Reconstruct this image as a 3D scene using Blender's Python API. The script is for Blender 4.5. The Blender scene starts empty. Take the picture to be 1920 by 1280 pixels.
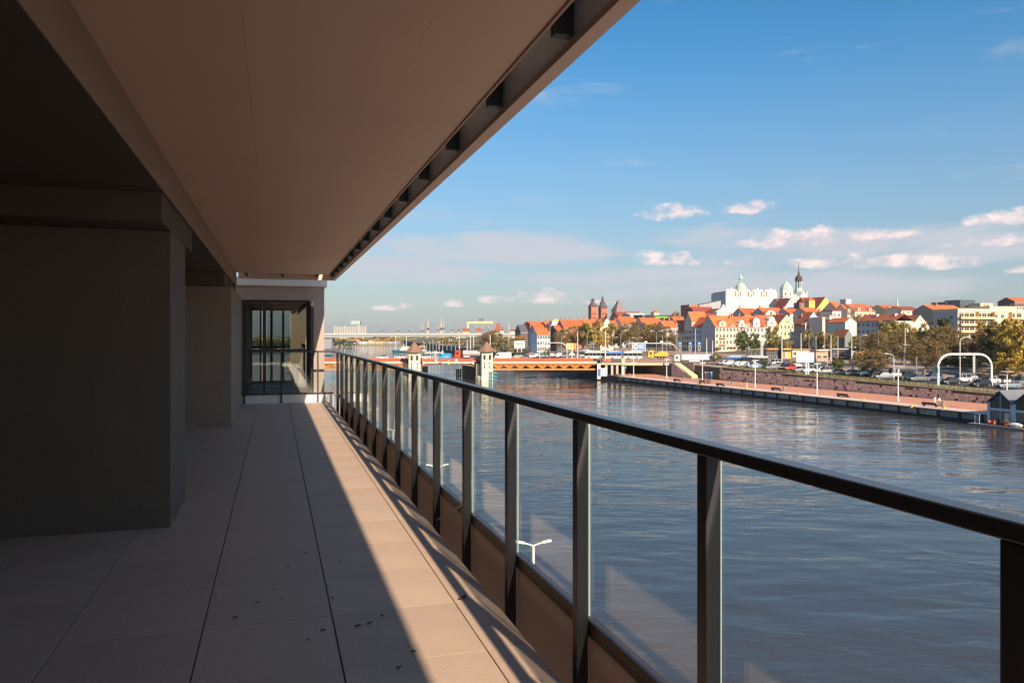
import bpy, bmesh, math, random
from math import sin, cos, pi, sqrt, atan, atan2, radians
from mathutils import Vector, Matrix, noise as mnoise
random.seed(7)
SC = bpy.context.scene
COL = SC.collection

# ------------------------------------------------------------------ camera, world, sun, exposure
EZ = 16.4                       # eye height above the river
F = 1400.0                      # focal length in photograph pixels
TH = atan(445/F)                # the balcony runs 17.6 degrees left of the view axis
cam = bpy.data.cameras.new('camera'); cam.lens = F/1920*36; cam.sensor_width = 36
cam.shift_y = -10/1920; cam.clip_start = 0.05; cam.clip_end = 12000
camo = bpy.data.objects.new('camera', cam); COL.objects.link(camo)
camo.location = (0, 0, EZ); camo.rotation_euler = (pi/2, 0, 0)
SC.camera = camo
SUN_S, SUN_T = 0.24, 1.83       # slope of the sun ray across / along the balcony per metre of height
SD = Vector((SUN_S*cos(TH)+SUN_T*sin(TH), SUN_S*sin(TH)-SUN_T*cos(TH), 1.0)).normalized()
sl = bpy.data.lights.new('sun', 'SUN'); sl.energy = 5.0; sl.angle = radians(0.55); sl.color = (1.0, 0.83, 0.64)
so = bpy.data.objects.new('sun', sl); COL.objects.link(so)
so.rotation_euler = SD.to_track_quat('Z', 'Y').to_euler()
SC.view_settings.view_transform = 'Standard'; SC.view_settings.look = 'None'
SC.view_settings.exposure = 0.68; SC.view_settings.gamma = 1.0; SC.view_settings.use_curve_mapping = False
SC.render.engine = 'CYCLES'
SC.cycles.max_bounces = 8; SC.cycles.diffuse_bounces = 4; SC.cycles.glossy_bounces = 4
SC.cycles.transparent_max_bounces = 24; SC.cycles.volume_bounces = 0

def world():
    w = bpy.data.worlds.new('World'); SC.world = w; w.use_nodes = True
    nt = w.node_tree; N = nt.nodes; Lk = nt.links; N.clear()
    out = N.new('ShaderNodeOutputWorld'); bg = N.new('ShaderNodeBackground')
    Lk.new(bg.outputs[0], out.inputs[0]); bg.inputs[1].default_value = 0.12
    sky = N.new('ShaderNodeTexSky'); sky.sky_type = 'NISHITA'; sky.sun_disc = False
    sky.sun_elevation = math.asin(SD.z); sky.sun_rotation = atan2(SD.x, SD.y)
    sky.altitude = 0; sky.air_density = 1.0; sky.dust_density = 0.6; sky.ozone_density = 1.6
    hs = N.new('ShaderNodeHueSaturation'); hs.inputs['Saturation'].default_value = 1.4; hs.inputs['Hue'].default_value = .494
    hs.inputs['Value'].default_value = 0.80
    Lk.new(sky.outputs[0], hs.inputs['Color'])
    def m(op, a, b=None, c=None):
        n = N.new('ShaderNodeMath'); n.operation = op
        for i, v in enumerate((a, b, c)):
            if v is None: continue
            if isinstance(v, (int, float)): n.inputs[i].default_value = v
            else: Lk.new(v, n.inputs[i])
        return n.outputs[0]
    tc = N.new('ShaderNodeTexCoord'); sp = N.new('ShaderNodeSeparateXYZ'); Lk.new(tc.outputs['Generated'], sp.inputs[0])
    X, Y, Z = sp.outputs
    az = m('ARCTAN2', X, Y)
    hyp = m('SQRT', m('ADD', m('MULTIPLY', X, X), m('MULTIPLY', Y, Y)))
    el = m('DIVIDE', Z, m('MAXIMUM', hyp, 0.02))
    cb = N.new('ShaderNodeCombineXYZ'); Lk.new(az, cb.inputs[0]); Lk.new(el, cb.inputs[1])
    def noi(scale, sx, sy, det=6, rough=0.55, dist=0.0):
        mp = N.new('ShaderNodeMapping'); Lk.new(cb.outputs[0], mp.inputs[0]); mp.inputs['Scale'].default_value = (sx, sy, 1)
        n = N.new('ShaderNodeTexNoise'); n.inputs['Scale'].default_value = scale; n.inputs['Detail'].default_value = det
        n.inputs['Roughness'].default_value = rough; n.inputs['Distortion'].default_value = dist
        Lk.new(mp.outputs[0], n.inputs['Vector']); return n.outputs[0]
    nf = noi(30, 1, 1.6, 8, 0.58)
    nb = noi(5.0, 1, 5.0, 7, 0.6, 0.6)
    # puffy clouds: azimuth, elevation, half width, half height
    puffs = [(1262,403,55,20),(1405,392,48,15),(1255,489,70,17),(1470,452,68,22),(1560,450,95,20),(1028,562,56,16),
             (932,565,34,10),(1500,497,44,12),(1590,495,70,17),(1712,494,80,15),(1385,494,24,9),(1850,455,70,16),(1790,500,60,10),(1930,505,60,10),(858,570,24,9),(745,578,40,8),
             (2300,420,200,60),(1130,568,40,7),(1930,410,90,22),(1680,440,40,10)]
    acc = None
    for (px, py, rx, ry) in puffs:
        a0 = atan2(px-960, F); h = sqrt((px-960)**2+F*F); e0 = (630-py)/h
        ra = rx*1.3/F*cos(a0)**2; re = ry*1.25/h
        dx = m('DIVIDE', m('SUBTRACT', az, a0), ra)
        dy = m('DIVIDE', m('SUBTRACT', el, e0), re)
        dyy = m('MULTIPLY', dy, m('ADD', 1.0, m('MULTIPLY', m('LESS_THAN', dy, 0.0), 1.1)))
        r = m('ADD', m('MULTIPLY', dx, dx), m('MULTIPLY', dyy, dyy))
        v = m('SUBTRACT', 1.0, r)
        acc = v if acc is None else m('MAXIMUM', acc, v)
    acc = m('MAXIMUM', acc, -3.0)
    pv = m('ADD', m('MULTIPLY', acc, 0.7), m('MULTIPLY', m('SUBTRACT', nf, 0.5), 3.4))
    mr = N.new('ShaderNodeMapRange'); mr.interpolation_type = 'SMOOTHSTEP'; Lk.new(pv, mr.inputs[0])
    mr.inputs[1].default_value = 0.0; mr.inputs[2].default_value = 1.0
    puff = m('MULTIPLY', mr.outputs[0], m('GREATER_THAN', acc, -2.6))
    # thin layered veil low in the sky all the way round
    band = m('MULTIPLY', m('SUBTRACT', 1.0, m('MINIMUM', 1.0, m('ABSOLUTE', m('DIVIDE', m('SUBTRACT', el, 0.105), 0.095)))), 1.0)
    vacc = None
    for (px, py, rx, ry) in ((960,468,300,48),(740,505,240,40),(1700,455,400,62),(1420,540,600,40),(1180,520,300,26)):
        a0 = atan2(px-960, F); h = sqrt((px-960)**2+F*F); e0 = (630-py)/h
        dx = m('DIVIDE', m('SUBTRACT', az, a0), rx/F*cos(a0)**2); dy = m('DIVIDE', m('SUBTRACT', el, e0), ry/h)
        v = m('SUBTRACT', 1.0, m('ADD', m('MULTIPLY', dx, dx), m('MULTIPLY', dy, dy))); vacc = v if vacc is None else m('MAXIMUM', vacc, v)
    band = m('MAXIMUM', m('MULTIPLY', band, 0.45), m('MULTIPLY', m('MAXIMUM', vacc, 0.0), 1.15))
    vv = m('ADD', m('MULTIPLY', band, 0.62), m('MULTIPLY', m('SUBTRACT', nb, 0.5), 1.9))
    mv = N.new('ShaderNodeMapRange'); mv.interpolation_type = 'SMOOTHSTEP'; Lk.new(vv, mv.inputs[0])
    mv.inputs[1].default_value = 0.12; mv.inputs[2].default_value = 0.7; mv.inputs[4].default_value = 0.82
    # veil colour / horizon haze
    hz = N.new('ShaderNodeMapRange'); hz.interpolation_type = 'SMOOTHSTEP'; Lk.new(el, hz.inputs[0])
    hz.inputs[1].default_value = 0.42; hz.inputs[2].default_value = -0.02; hz.inputs[4].default_value = 0.72
    def mix(fac, a, b):
        n = N.new('ShaderNodeMixRGB'); Lk.new(fac, n.inputs[0])
        for i, v in ((1, a), (2, b)):
            if isinstance(v, tuple): n.inputs[i].default_value = (*v, 1)
            else: Lk.new(v, n.inputs[i])
        return n.outputs[0]
    c1 = mix(hz.outputs[0], hs.outputs[0], (1.58, 1.88, 2.42))
    c2 = mix(mv.outputs[0], c1, (3.35, 3.38, 3.7))
    # puffs: lit side slightly warmer, base greyer
    sh = N.new('ShaderNodeMapRange'); Lk.new(nf, sh.inputs[0]); sh.inputs[1].default_value = 0.42; sh.inputs[2].default_value = 0.66
    pc = mix(sh.outputs[0], (4.2, 3.7, 3.9), (6.4, 5.1, 4.7))
    c3 = mix(m('MULTIPLY', puff, 0.78), c2, pc)
    Lk.new(c3, bg.inputs[0])
world()

# ------------------------------------------------------------------ helpers
def P(px, py, d): return Vector(((px-960)/F*d, d, EZ+(630-py)/F*d))
def B2W(X, D): return (X*cos(TH)-D*sin(TH), X*sin(TH)+D*cos(TH))   # balcony axes to world

MT = {}
def M(name, col, rough=0.7, metal=0.0, var=0.0, vs=1.0, isl=0.0, col2=None, bump=0.0, bs=20.0, spec=0.5, rnd=0.0, stretch=None, coat=0.0):
    if name in MT: return MT[name]
    m = bpy.data.materials.new(name); m.use_nodes = True; nt = m.node_tree; N = nt.nodes; L = nt.links
    b = N['Principled BSDF']; b.inputs['Base Color'].default_value = (*col, 1); b.inputs['Roughness'].default_value = rough
    b.inputs['Metallic'].default_value = metal; b.inputs['Specular IOR Level'].default_value = spec; b.inputs['Coat Weight'].default_value = coat
    m.diffuse_color = (*col, 1)
    tc = N.new('ShaderNodeTexCoord'); vec = tc.outputs['Object']
    if stretch:
        mp = N.new('ShaderNodeMapping'); mp.inputs['Scale'].default_value = stretch; L.new(vec, mp.inputs[0]); vec = mp.outputs[0]
    c = None
    def mixc(fac, a, bcol, bt='MIX'):
        n = N.new('ShaderNodeMixRGB'); n.blend_type = bt
        if isinstance(fac, float): n.inputs[0].default_value = fac
        else: L.new(fac, n.inputs[0])
        for i, v in ((1, a), (2, bcol)):
            if isinstance(v, tuple): n.inputs[i].default_value = (*v, 1)
            else: L.new(v, n.inputs[i])
        return n.outputs[0]
    def bri(fac, amt, cin):
        mr = N.new('ShaderNodeMapRange'); L.new(fac, mr.inputs[0]); mr.inputs[3].default_value = 1-amt; mr.inputs[4].default_value = 1+amt
        vm = N.new('ShaderNodeVectorMath'); vm.operation = 'SCALE'
        if isinstance(cin, tuple): vm.inputs[0].default_value = cin
        else: L.new(cin, vm.inputs[0])
        L.new(mr.outputs[0], vm.inputs['Scale']); return vm.outputs[0]
    c = col
    if isl or (col2 and isl):
        g = N.new('ShaderNodeNewGeometry')
        if col2: c = mixc(g.outputs['Random Per Island'], c, col2)
        wn = N.new('ShaderNodeTexWhiteNoise'); wn.noise_dimensions = '1D'; L.new(g.outputs['Random Per Island'], wn.inputs['W'])
        c = bri(wn.outputs[0], isl, c)
    elif col2:
        n2 = N.new('ShaderNodeTexNoise'); n2.inputs['Scale'].default_value = vs*0.6; n2.inputs['Detail'].default_value = 5; L.new(vec, n2.inputs['Vector'])
        mr = N.new('ShaderNodeMapRange'); L.new(n2.outputs[0], mr.inputs[0]); mr.inputs[1].default_value = .4; mr.inputs[2].default_value = .62
        c = mixc(mr.outputs[0], c, col2)
    if var:
        n = N.new('ShaderNodeTexNoise'); n.inputs['Scale'].default_value = vs; n.inputs['Detail'].default_value = 7; n.inputs['Roughness'].default_value = .62
        L.new(vec, n.inputs['Vector'])
        mr = N.new('ShaderNodeMapRange'); L.new(n.outputs[0], mr.inputs[0]); mr.inputs[1].default_value = .25; mr.inputs[2].default_value = .75
        c = bri(mr.outputs[0], var, c)
    if rnd:
        oi = N.new('ShaderNodeObjectInfo'); c = bri(oi.outputs['Random'], rnd, c)
    if c is not col: L.new(c, b.inputs['Base Color'])
    if bump:
        n = N.new('ShaderNodeTexNoise'); n.inputs['Scale'].default_value = bs; n.inputs['Detail'].default_value = 6; L.new(vec, n.inputs['Vector'])
        bp = N.new('ShaderNodeBump'); bp.inputs['Strength'].default_value = bump; bp.inputs['Distance'].default_value = 0.02
        L.new(n.outputs[0], bp.inputs['Height']); L.new(bp.outputs[0], b.inputs['Normal'])
    MT[name] = m; return m

class MB:
    def __init__(s): s.v = []; s.f = []; s.m = []; s.T = None
    def add(s, vs, fs, m=0):
        o = len(s.v)
        if s.T is not None: vs = [s.T @ Vector(p) for p in vs]
        s.v += [tuple(p) for p in vs]
        for f in fs: s.f.append(tuple(i+o for i in f)); s.m.append(m)
        return s
    def box(s, x0, x1, y0, y1, z0, z1, m=0):
        return s.add([(x0,y0,z0),(x1,y0,z0),(x1,y1,z0),(x0,y1,z0),(x0,y0,z1),(x1,y0,z1),(x1,y1,z1),(x0,y1,z1)],
                     [(0,3,2,1),(4,5,6,7),(0,1,5,4),(1,2,6,5),(2,3,7,6),(3,0,4,7)], m)
    def hexa(s, p, m=0):   # eight points, order as box
        return s.add(p, [(0,3,2,1),(4,5,6,7),(0,1,5,4),(1,2,6,5),(2,3,7,6),(3,0,4,7)], m)
    def prism(s, poly, a0, a1, axis='y', m=0):
        n = len(poly)
        if axis == 'y': A = [(p[0], a0, p[1]) for p in poly]; Bp = [(p[0], a1, p[1]) for p in poly]
        elif axis == 'x': A = [(a0, p[0], p[1]) for p in poly]; Bp = [(a1, p[0], p[1]) for p in poly]
        else: A = [(p[0], p[1], a0) for p in poly]; Bp = [(p[0], p[1], a1) for p in poly]
        fs = [tuple(range(n)), tuple(range(2*n-1, n-1, -1))] + [(i, i+n, (i+1) % n+n, (i+1) % n) for i in range(n)]
        return s.add(A+Bp, fs, m)
    def lathe(s, prof, n=10, cx=0, cy=0, m=0, rot=0.0):
        vs = []; fs = []
        for (r, z) in prof:
            for k in range(n):
                a = 2*pi*k/n+rot; vs.append((cx+r*cos(a), cy+r*sin(a), z))
        for j in range(len(prof)-1):
            for k in range(n):
                k2 = (k+1) % n; fs.append((j*n+k, j*n+k2, (j+1)*n+k2, (j+1)*n+k))
        fs.append(tuple(range(n-1, -1, -1))); q = (len(prof)-1)*n; fs.append(tuple(range(q, q+n)))
        return s.add(vs, fs, m)
    def cyl(s, cx, cy, z0, z1, r, r1=None, n=8, m=0): return s.lathe([(r, z0), (r if r1 is None else r1, z1)], n, cx, cy, m)
    def tube(s, pts, r, n=6, m=0, r1=None):
        pts = [Vector(p) for p in pts]; vs = []; fs = []; K = len(pts)
        for i, p in enumerate(pts):
            t = (pts[min(i+1, K-1)]-pts[max(i-1, 0)]).normalized()
            a = t.orthogonal().normalized() if abs(t.z) < .99 else Vector((1, 0, 0))
            if abs(t.z) < .99: a = t.cross(Vector((0, 0, 1))).normalized()
            b = t.cross(a).normalized(); rr = r if r1 is None else r+(r1-r)*i/(K-1)
            for k in range(n):
                an = 2*pi*k/n; vs.append(p+a*rr*cos(an)+b*rr*sin(an))
        for j in range(K-1):
            for k in range(n):
                k2 = (k+1) % n; fs.append((j*n+k, j*n+k2, (j+1)*n+k2, (j+1)*n+k))
        fs.append(tuple(range(n-1, -1, -1))); q = (K-1)*n; fs.append(tuple(range(q, q+n)))
        return s.add(vs, fs, m)
    def mesh(s, name, mats, smooth=False):
        me = bpy.data.meshes.new(name); me.from_pydata(s.v, [], s.f)
        mats = mats if isinstance(mats, (list, tuple)) else [mats]
        for mm in mats: me.materials.append(mm)
        me.polygons.foreach_set('material_index', s.m)
        if smooth: me.polygons.foreach_set('use_smooth', [True]*len(s.f))
        me.validate(); me.update()
        bm = bmesh.new(); bm.from_mesh(me); bmesh.ops.recalc_face_normals(bm, faces=bm.faces); bm.to_mesh(me); bm.free()
        return me
    def build(s, name, mats, parent=None, loc=(0,0,0), rz=0.0, smooth=False, bev=0.0):
        return place(s.mesh(name, mats, smooth), name, parent, loc, rz, bev)

def place(me, name, parent=None, loc=(0,0,0), rz=0.0, bev=0.0, rot=None, scale=None):
    o = bpy.data.objects.new(name, me); COL.objects.link(o); o.parent = parent; o.location = loc
    o.rotation_euler = rot if rot else (0, 0, rz)
    if scale: o.scale = scale
    if bev:
        b = o.modifiers.new('bevel', 'BEVEL'); b.width = bev; b.segments = 2; b.limit_method = 'ANGLE'
    return o
def tag(o, label, cat, group=None, kind=None):
    o['label'] = label; o['category'] = cat
    if group: o['group'] = group
    if kind: o['kind'] = kind
    return o
def thing(name, label, cat, loc=(0,0,0), rz=0.0, group=None):
    o = bpy.data.objects.new(name, None); COL.objects.link(o); o.location = loc; o.rotation_euler = (0,0,rz); o.empty_display_size = .3
    return tag(o, label, cat, group)
def struct(o, label=None, kind='structure'):
    o['kind'] = kind
    if label: o['label'] = label
    return o
KIDS = {}
def kids(o):
    return [c for c in bpy.data.objects if c.parent == o]
def dup(root, loc, rz, label, group=None, scale=None, swap=None, tree=None):
    tr = tree if tree is not None else [(c, kids(c)) for c in kids(root)]
    r = root.copy(); COL.objects.link(r); r.location = loc; r.rotation_euler = (0, 0, rz); r['label'] = label
    if group: r['group'] = group
    if scale: r.scale = (scale,)*3 if isinstance(scale, (int, float)) else scale
    for ch, gs in tr:
        c = ch.copy(); COL.objects.link(c); c.parent = r
        if swap and c.name.split('.')[0] in swap:
            for k, (sl_) in enumerate(c.material_slots):
                if k == 0: sl_.link = 'OBJECT'; sl_.material = swap[c.name.split('.')[0]]
        for g in gs:
            d = g.copy(); COL.objects.link(d); d.parent = c
    return r
def tree_of(root): return [(c, kids(c)) for c in kids(root)]

# shared surfaces
concrete = M('concrete', (.36,.33,.29), .85, var=.18, vs=.8, bump=.3)
steel = M('pole_steel', (.42,.42,.42), .45, .6, rnd=.15)
white_metal = M('white_metal', (.8,.79,.76), .4)
black_metal = M('black_metal', (.012,.013,.017), .45)
glass_dark = M('window_glass', (.020,.022,.026), .2, spec=.45, rnd=.5)
tyre = M('tyre', (.02,.02,.02), .8)
rim = M('rim', (.4,.4,.42), .35, .7)
lampred = M('tail_lamp', (.5,.02,.02), .3); lampwhite = M('head_lamp', (.8,.8,.78), .15)
# ------------------------------------------------------------------ river, ground, quays
TW = Vector((-.36, .933)); NW = Vector((.933, .36)); W0 = Vector((102.0, 161.0))    # embankment wall line: along / across
def WS(w, s): p = W0+NW*w+TW*s; return (p.x, p.y)
def toWS(x, y): q = Vector((x, y))-W0; return (q.dot(NW), q.dot(TW))
def sstep(x, a, b): t = max(0, min(1, (x-a)/(b-a))); return t*t*(3-2*t)
def wmin(s): return 0.0 if s < 152 else -16.0+.16*(s-152)
def gz(x, y):
    w, s = toWS(x, y)
    d = 161+.933*s
    base = -12.3+.022*(min(d, 262)-160)
    ww = w-wmin(s) if s > 152 else w
    z = base+.012*max(0, min(ww, 100)-20)
    fade = 1-.6*sstep(y, 560, 950)
    z += 15*sstep(w, 112, 235)*fade
    return EZ+z

def make_water():
    m = bpy.data.materials.new('river_water'); m.use_nodes = True; nt = m.node_tree; N = nt.nodes; L = nt.links
    b = N['Principled BSDF']; b.inputs['Base Color'].default_value = (.066,.060,.060,1)
    b.inputs['Roughness'].default_value = .03; b.inputs['IOR'].default_value = 1.45
    tc = N.new('ShaderNodeTexCoord')
    def noi(scale, st, det, rot=0.0, rough=.5, dist=0.0):
        mp = N.new('ShaderNodeMapping'); mp.inputs['Scale'].default_value = st; mp.inputs['Rotation'].default_value = (0,0,rot)
        L.new(tc.outputs['Object'], mp.inputs[0])
        n = N.new('ShaderNodeTexNoise'); n.inputs['Scale'].default_value = scale; n.inputs['Detail'].default_value = det
        n.inputs['Roughness'].default_value = rough; n.inputs['Distortion'].default_value = dist
        L.new(mp.outputs[0], n.inputs[0]); return n.outputs[0]
    a = noi(.85, (.45,1,1), 3, .25, .5, .4); c = noi(.16, (.6,1,1), 2, -.2); e = noi(.022, (1,1.6,1), 4, .5, .6)
    def mm(op, x, y):
        n = N.new('ShaderNodeMath'); n.operation = op
        for i, v in enumerate((x, y)):
            if isinstance(v, float): n.inputs[i].default_value = v
            else: L.new(v, n.inputs[i])
        return n.outputs[0]
    # calmer and rougher patches of wind
    pa = N.new('ShaderNodeMapRange'); L.new(e, pa.inputs[0]); pa.inputs[1].default_value = .38; pa.inputs[2].default_value = .62
    pa.inputs[3].default_value = .25; pa.inputs[4].default_value = 1.3
    h = mm('ADD', mm('MULTIPLY', mm('MULTIPLY', a, pa.outputs[0]), .12), mm('MULTIPLY', c, .34))
    bp = N.new('ShaderNodeBump'); bp.inputs['Strength'].default_value = .85; bp.inputs['Distance'].default_value = 1.0
    L.new(h, bp.inputs['Height']); L.new(bp.outputs[0], b.inputs['Normal'])
    return m
wv = []; mb = MB()
ys = [-400, -50, 0, 50, 120, 200, 300, 450, 700, 1200, 2500, 5000, 6900]
xs = [-6900, -4000, -1500, -500, -150, 0, 150, 500, 1500, 4000, 6900]
for y in ys:
    for x in xs: mb.v.append((x, y, 0))
nx = len(xs)
for j in range(len(ys)-1):
    for i in range(nx-1): mb.f.append((j*nx+i, j*nx+i+1, (j+1)*nx+i+1, (j+1)*nx+i)); mb.m.append(0)
struct(mb.build('river', make_water()), 'dark blue grey rippled river running towards the far harbour')

# upper ground of the far bank
soil = M('paved_ground', (.40,.27,.20), .9, var=.25, vs=.25, col2=(.30,.215,.165))
grass_m = M('grass_blades', (.13,.13,.035), .8, isl=.4, col2=(.20,.16,.06))
lawn_m = M('lawn_soil', (.14,.12,.045), .9, var=.35, vs=.6, col2=(.2,.15,.07))
hill_m = M('hill_ground', (.10,.095,.05), .95, var=.35, vs=.05, col2=(.16,.12,.07))
def sheet(name, w0, w1, s0, s1, ds, mat, dz=0.0, nw=4, label=None, wf=None):
    mb = MB(); ns = max(1, int((s1-s0)/ds))
    for i in range(ns+1):
        s = s0+(s1-s0)*i/ns
        for j in range(nw+1):
            a = w0+(w1-w0)*j/nw
            if wf: a = wf(s, a)
            x, y = WS(a, s); mb.v.append((x, y, gz(x, y)+dz))
    for i in range(ns):
        for j in range(nw):
            q = i*(nw+1)+j; mb.f.append((q, q+1, q+nw+2, q+nw+1)); mb.m.append(0)
    return struct(mb.build(name, mat), label)
mb = MB()
SS = [-400,-250,-150,-100]+list(range(-90, 122, 8))+[135, 151.9, 152.1]+list(range(160, 420, 12))+list(range(430, 1500, 60))+[1700, 2200, 3000, 4500]
WWS = [0, 4, 8, 12, 16, 20, 26, 34, 45, 60, 75, 90, 105, 120, 135, 150, 165, 180, 200, 220, 240, 270, 320, 400, 600, 1000, 1800, 3500]
for s in SS:
    a0 = wmin(s)
    for j, wv_ in enumerate([0]+WWS):
        x, y = WS(a0+wv_, s); mb.v.append((x, y, -1.0 if j == 0 else gz(x, y)))
n1 = len(WWS)+1
for i in range(len(SS)-1):
    for j in range(n1-1):
        q = i*n1+j; mb.f.append((q, q+1, q+n1+1, q+n1)); mb.m.append(1 if j == 0 else (2 if j > 12 or SS[i] > 420 else 0))
struct(mb.build('ground', [soil, M('bank_slope', (.09,.08,.06), .9, var=.3, vs=.3), hill_m]), 'paved ground of the old town river bank')
asph = M('asphalt', (.060,.055,.053), .85, var=.25, vs=.7)
sheet('road', 9, 24, -250, 118, 6, asph, .03, 4, 'asphalt parking road behind the river wall')
sheet('road', 24, 27, -250, 112, 6, M('pavement', (.46,.33,.25), .85, var=.15, vs=1), .14, 1, 'pale pavement strip beyond the parked cars')
sheet('street', 44, 53, -250, 300, 8, asph, .05, 2, 'bus street crossing the square')
sheet('lawn', 27.5, 43.5, -250, 10, 8, lawn_m, .06, 3, 'rough lawn beneath the bare trees')
sheet('lawn', 54, 100, -250, 0, 8, lawn_m, .06, 6, 'shaded lawn below the apartment block')
sheet('lawn_strip', .5, 8.9, -250, 92, 6, lawn_m, .10, 3, 'grass strip on top of the river wall')
sheet('footpath', 5.5, 7.2, -250, 30, 6, M('path_gravel', (.5,.38,.28), .9, var=.1, vs=1), .13, 1, 'narrow beige path through the grass strip')

# grass tufts on the strip
mb = MB(); rg = random.Random(3)
for k in range(9000):
    s = rg.uniform(-60, 92); w = rg.choice((rg.uniform(.5, 5.2), rg.uniform(7.4, 8.8))); x, y = WS(w, s); z = gz(x, y)+.08
    h = rg.uniform(.12, .42); a = rg.uniform(0, pi); r = .12
    mb.add([(x-r*cos(a), y-r*sin(a), z), (x+r*cos(a), y+r*sin(a), z), (x+rg.uniform(-.1,.1), y, z+h)], [(0,1,2)])
tag(mb.build('grass', grass_m), 'dry yellow green grass tufts along the top of the stone river wall', 'grass', kind='stuff')

# promenade with kerb, quay wall of concrete panels
PZ = EZ-14.5
prom = M('promenade_brick', (.60,.265,.155), .85, var=.12, vs=.35, bump=.2, bs=8)
kerbm = M('quay_edge_slab', (.70,.50,.39), .8, var=.12, vs=1.2)
def strip(name, w0, w1, s0, s1, z0, z1, mat, label=None, parent=None):
    mb = MB(); a = [WS(w0, s0), WS(w1, s0), WS(w1, s1), WS(w0, s1)]
    mb.hexa([(*p, z0) for p in a]+[(*p, z1) for p in a]); o = mb.build(name, mat, parent)
    return o
pr = struct(strip('promenade', -15.6, 0.15, -260, 158, PZ-3, PZ, prom), 'terracotta red promenade along the far quay')
q = struct(strip('quay', -20.2, -15.6, -260, 158, -3, PZ-.02, M('quay_core', (.05,.05,.05), .9)), 'concrete quay of the far bank')
SPN = 4.65
panel_me = MB().box(-2.0, 2.0, -.12, .0, -1.45, .28).mesh('quay_panel', M('quay_panel', (.24,.205,.175), .9, var=.7, vs=.9, rnd=.25, stretch=(1,1,.25)))
base_me = MB().box(-2.31, 2.31, -.16, -.0, -.62, .0).mesh('waterline_band', M('algae_black', (.018,.018,.016), .7))
slab_me = MB().box(-2.31, 2.31, -.35, 4.6, 0, .16).mesh('edge_slab', kerbm)
ar = atan2(TW.y, TW.x)
fend_me = MB().box(-.2, .2, -.3, .0, -1.5, .34).mesh('fender', M('fender_black', (.025,.025,.028), .8))
for k in range(82):
    s = 125-SPN*(k+.5); x, y = WS(-20.2, s)
    place(panel_me, 'quay_panel', q, (x, y, PZ-.62), ar+pi)
    place(base_me, 'waterline_band', q, (x, y, .58), ar+pi)
    xf, yf = WS(-20.2, s+SPN/2); place(fend_me, 'fender', q, (xf, yf, PZ-.62), ar+pi)
    place(slab_me, 'edge_slab', q, (x, y, PZ-.14), ar+pi)
mb = MB(); rg = random.Random(5)
# stone embankment wall: courses of uneven blocks
emb = thing('embankment_wall', 'reddish brown rubble stone retaining wall behind the promenade', 'wall', (*WS(0, 0), PZ))
def wtop(s): x, y = WS(0, s); return gz(x, y)-.05
core = MB(); ss = list(range(-260, 100, 12))
for i in range(len(ss)-1):
    a, b = ss[i], min(ss[i+1], 93)
    p = [WS(0.1, a), WS(0.7, a), WS(0.7, b), WS(0.1, b)]
    core.hexa([(*v, PZ-.1) for v in p]+[(p[0][0], p[0][1], wtop(a)), (p[1][0], p[1][1], wtop(a)), (p[2][0], p[2][1], wtop(b)), (p[3][0], p[3][1], wtop(b))])
c = core.build('wall_core', M('wall_mortar', (.46,.31,.24), .95), emb); c.location = (-W0.x, -W0.y, -PZ)
st = MB(); s = -60.0
rows = [(.56*i_, .555) for i_ in range(8)]
for (z0, hh) in rows:
    s = -70+rg.random()
    while s < 92:
        L = rg.uniform(.45, .95)
        if PZ+z0+hh < wtop(s)-.1:
            pr_ = rg.uniform(.02, .07); a = s+.03; b = s+L-.03
            p = [WS(-pr_, a), WS(.12, a), WS(.12, b), WS(-pr_, b)]
            z1 = PZ+z0+.01; z2 = PZ+z0+hh-rg.uniform(.0, .03)
            st.hexa([(*v, z1) for v in p]+[(*v, z2) for v in p], 1 if rg.random() < .10 else 0)
        s += L
o = st.build('stone', [M('rubble_stone', (.64,.46,.35), .9, isl=.28, col2=(.70,.56,.45), var=.12, vs=2.0), M('dark_stone', (.17,.08,.065), .9, isl=.3)], emb)
o.location = (-W0.x, -W0.y, -PZ); o['kind'] = 'stuff'
cp = MB()
for i in range(len(ss)-1):
    a, b = ss[i], min(ss[i+1], 93)
    p = [WS(-.16, a), WS(.55, a), WS(.55, b), WS(-.16, b)]
    cp.hexa([(p[0][0],p[0][1],wtop(a)), (p[1][0],p[1][1],wtop(a)), (p[2][0],p[2][1],wtop(b)), (p[3][0],p[3][1],wtop(b)),
             (p[0][0],p[0][1],wtop(a)+.14), (p[1][0],p[1][1],wtop(a)+.14), (p[2][0],p[2][1],wtop(b)+.14), (p[3][0],p[3][1],wtop(b)+.14)])
c = cp.build('coping', M('coping', (.34,.27,.22), .85, var=.2, vs=1), emb); c.location = (-W0.x, -W0.y, -PZ)
# little wire fence on the strip
fe = thing('wire_fence', 'low wire fence of thin posts on the grass strip above the stone wall', 'fence', (*WS(1.0, 0), gz(*WS(1, 0))))
pm = MB().cyl(0, 0, -.2, 1.0, .035, n=5).mesh('post', steel)
for k in range(46):
    s = 90-k*3.3; x, y = WS(1.0, s); place(pm, 'post', fe, (x-fe.location.x, y-fe.location.y, gz(x, y)-fe.location.z))

# near bank below our balcony
nb = MB(); near = M('near_quay', (.34,.31,.28), .9, var=.2, vs=.5)
p = [B2W(-60, -60), B2W(13.7, -60), B2W(13.7, 600), B2W(-60, 600)]
nb.hexa([(*v, -3) for v in p]+[(*v, PZ) for v in p]); struct(nb.build('quay', near), 'paved quay of the near bank below the balcony')

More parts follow.
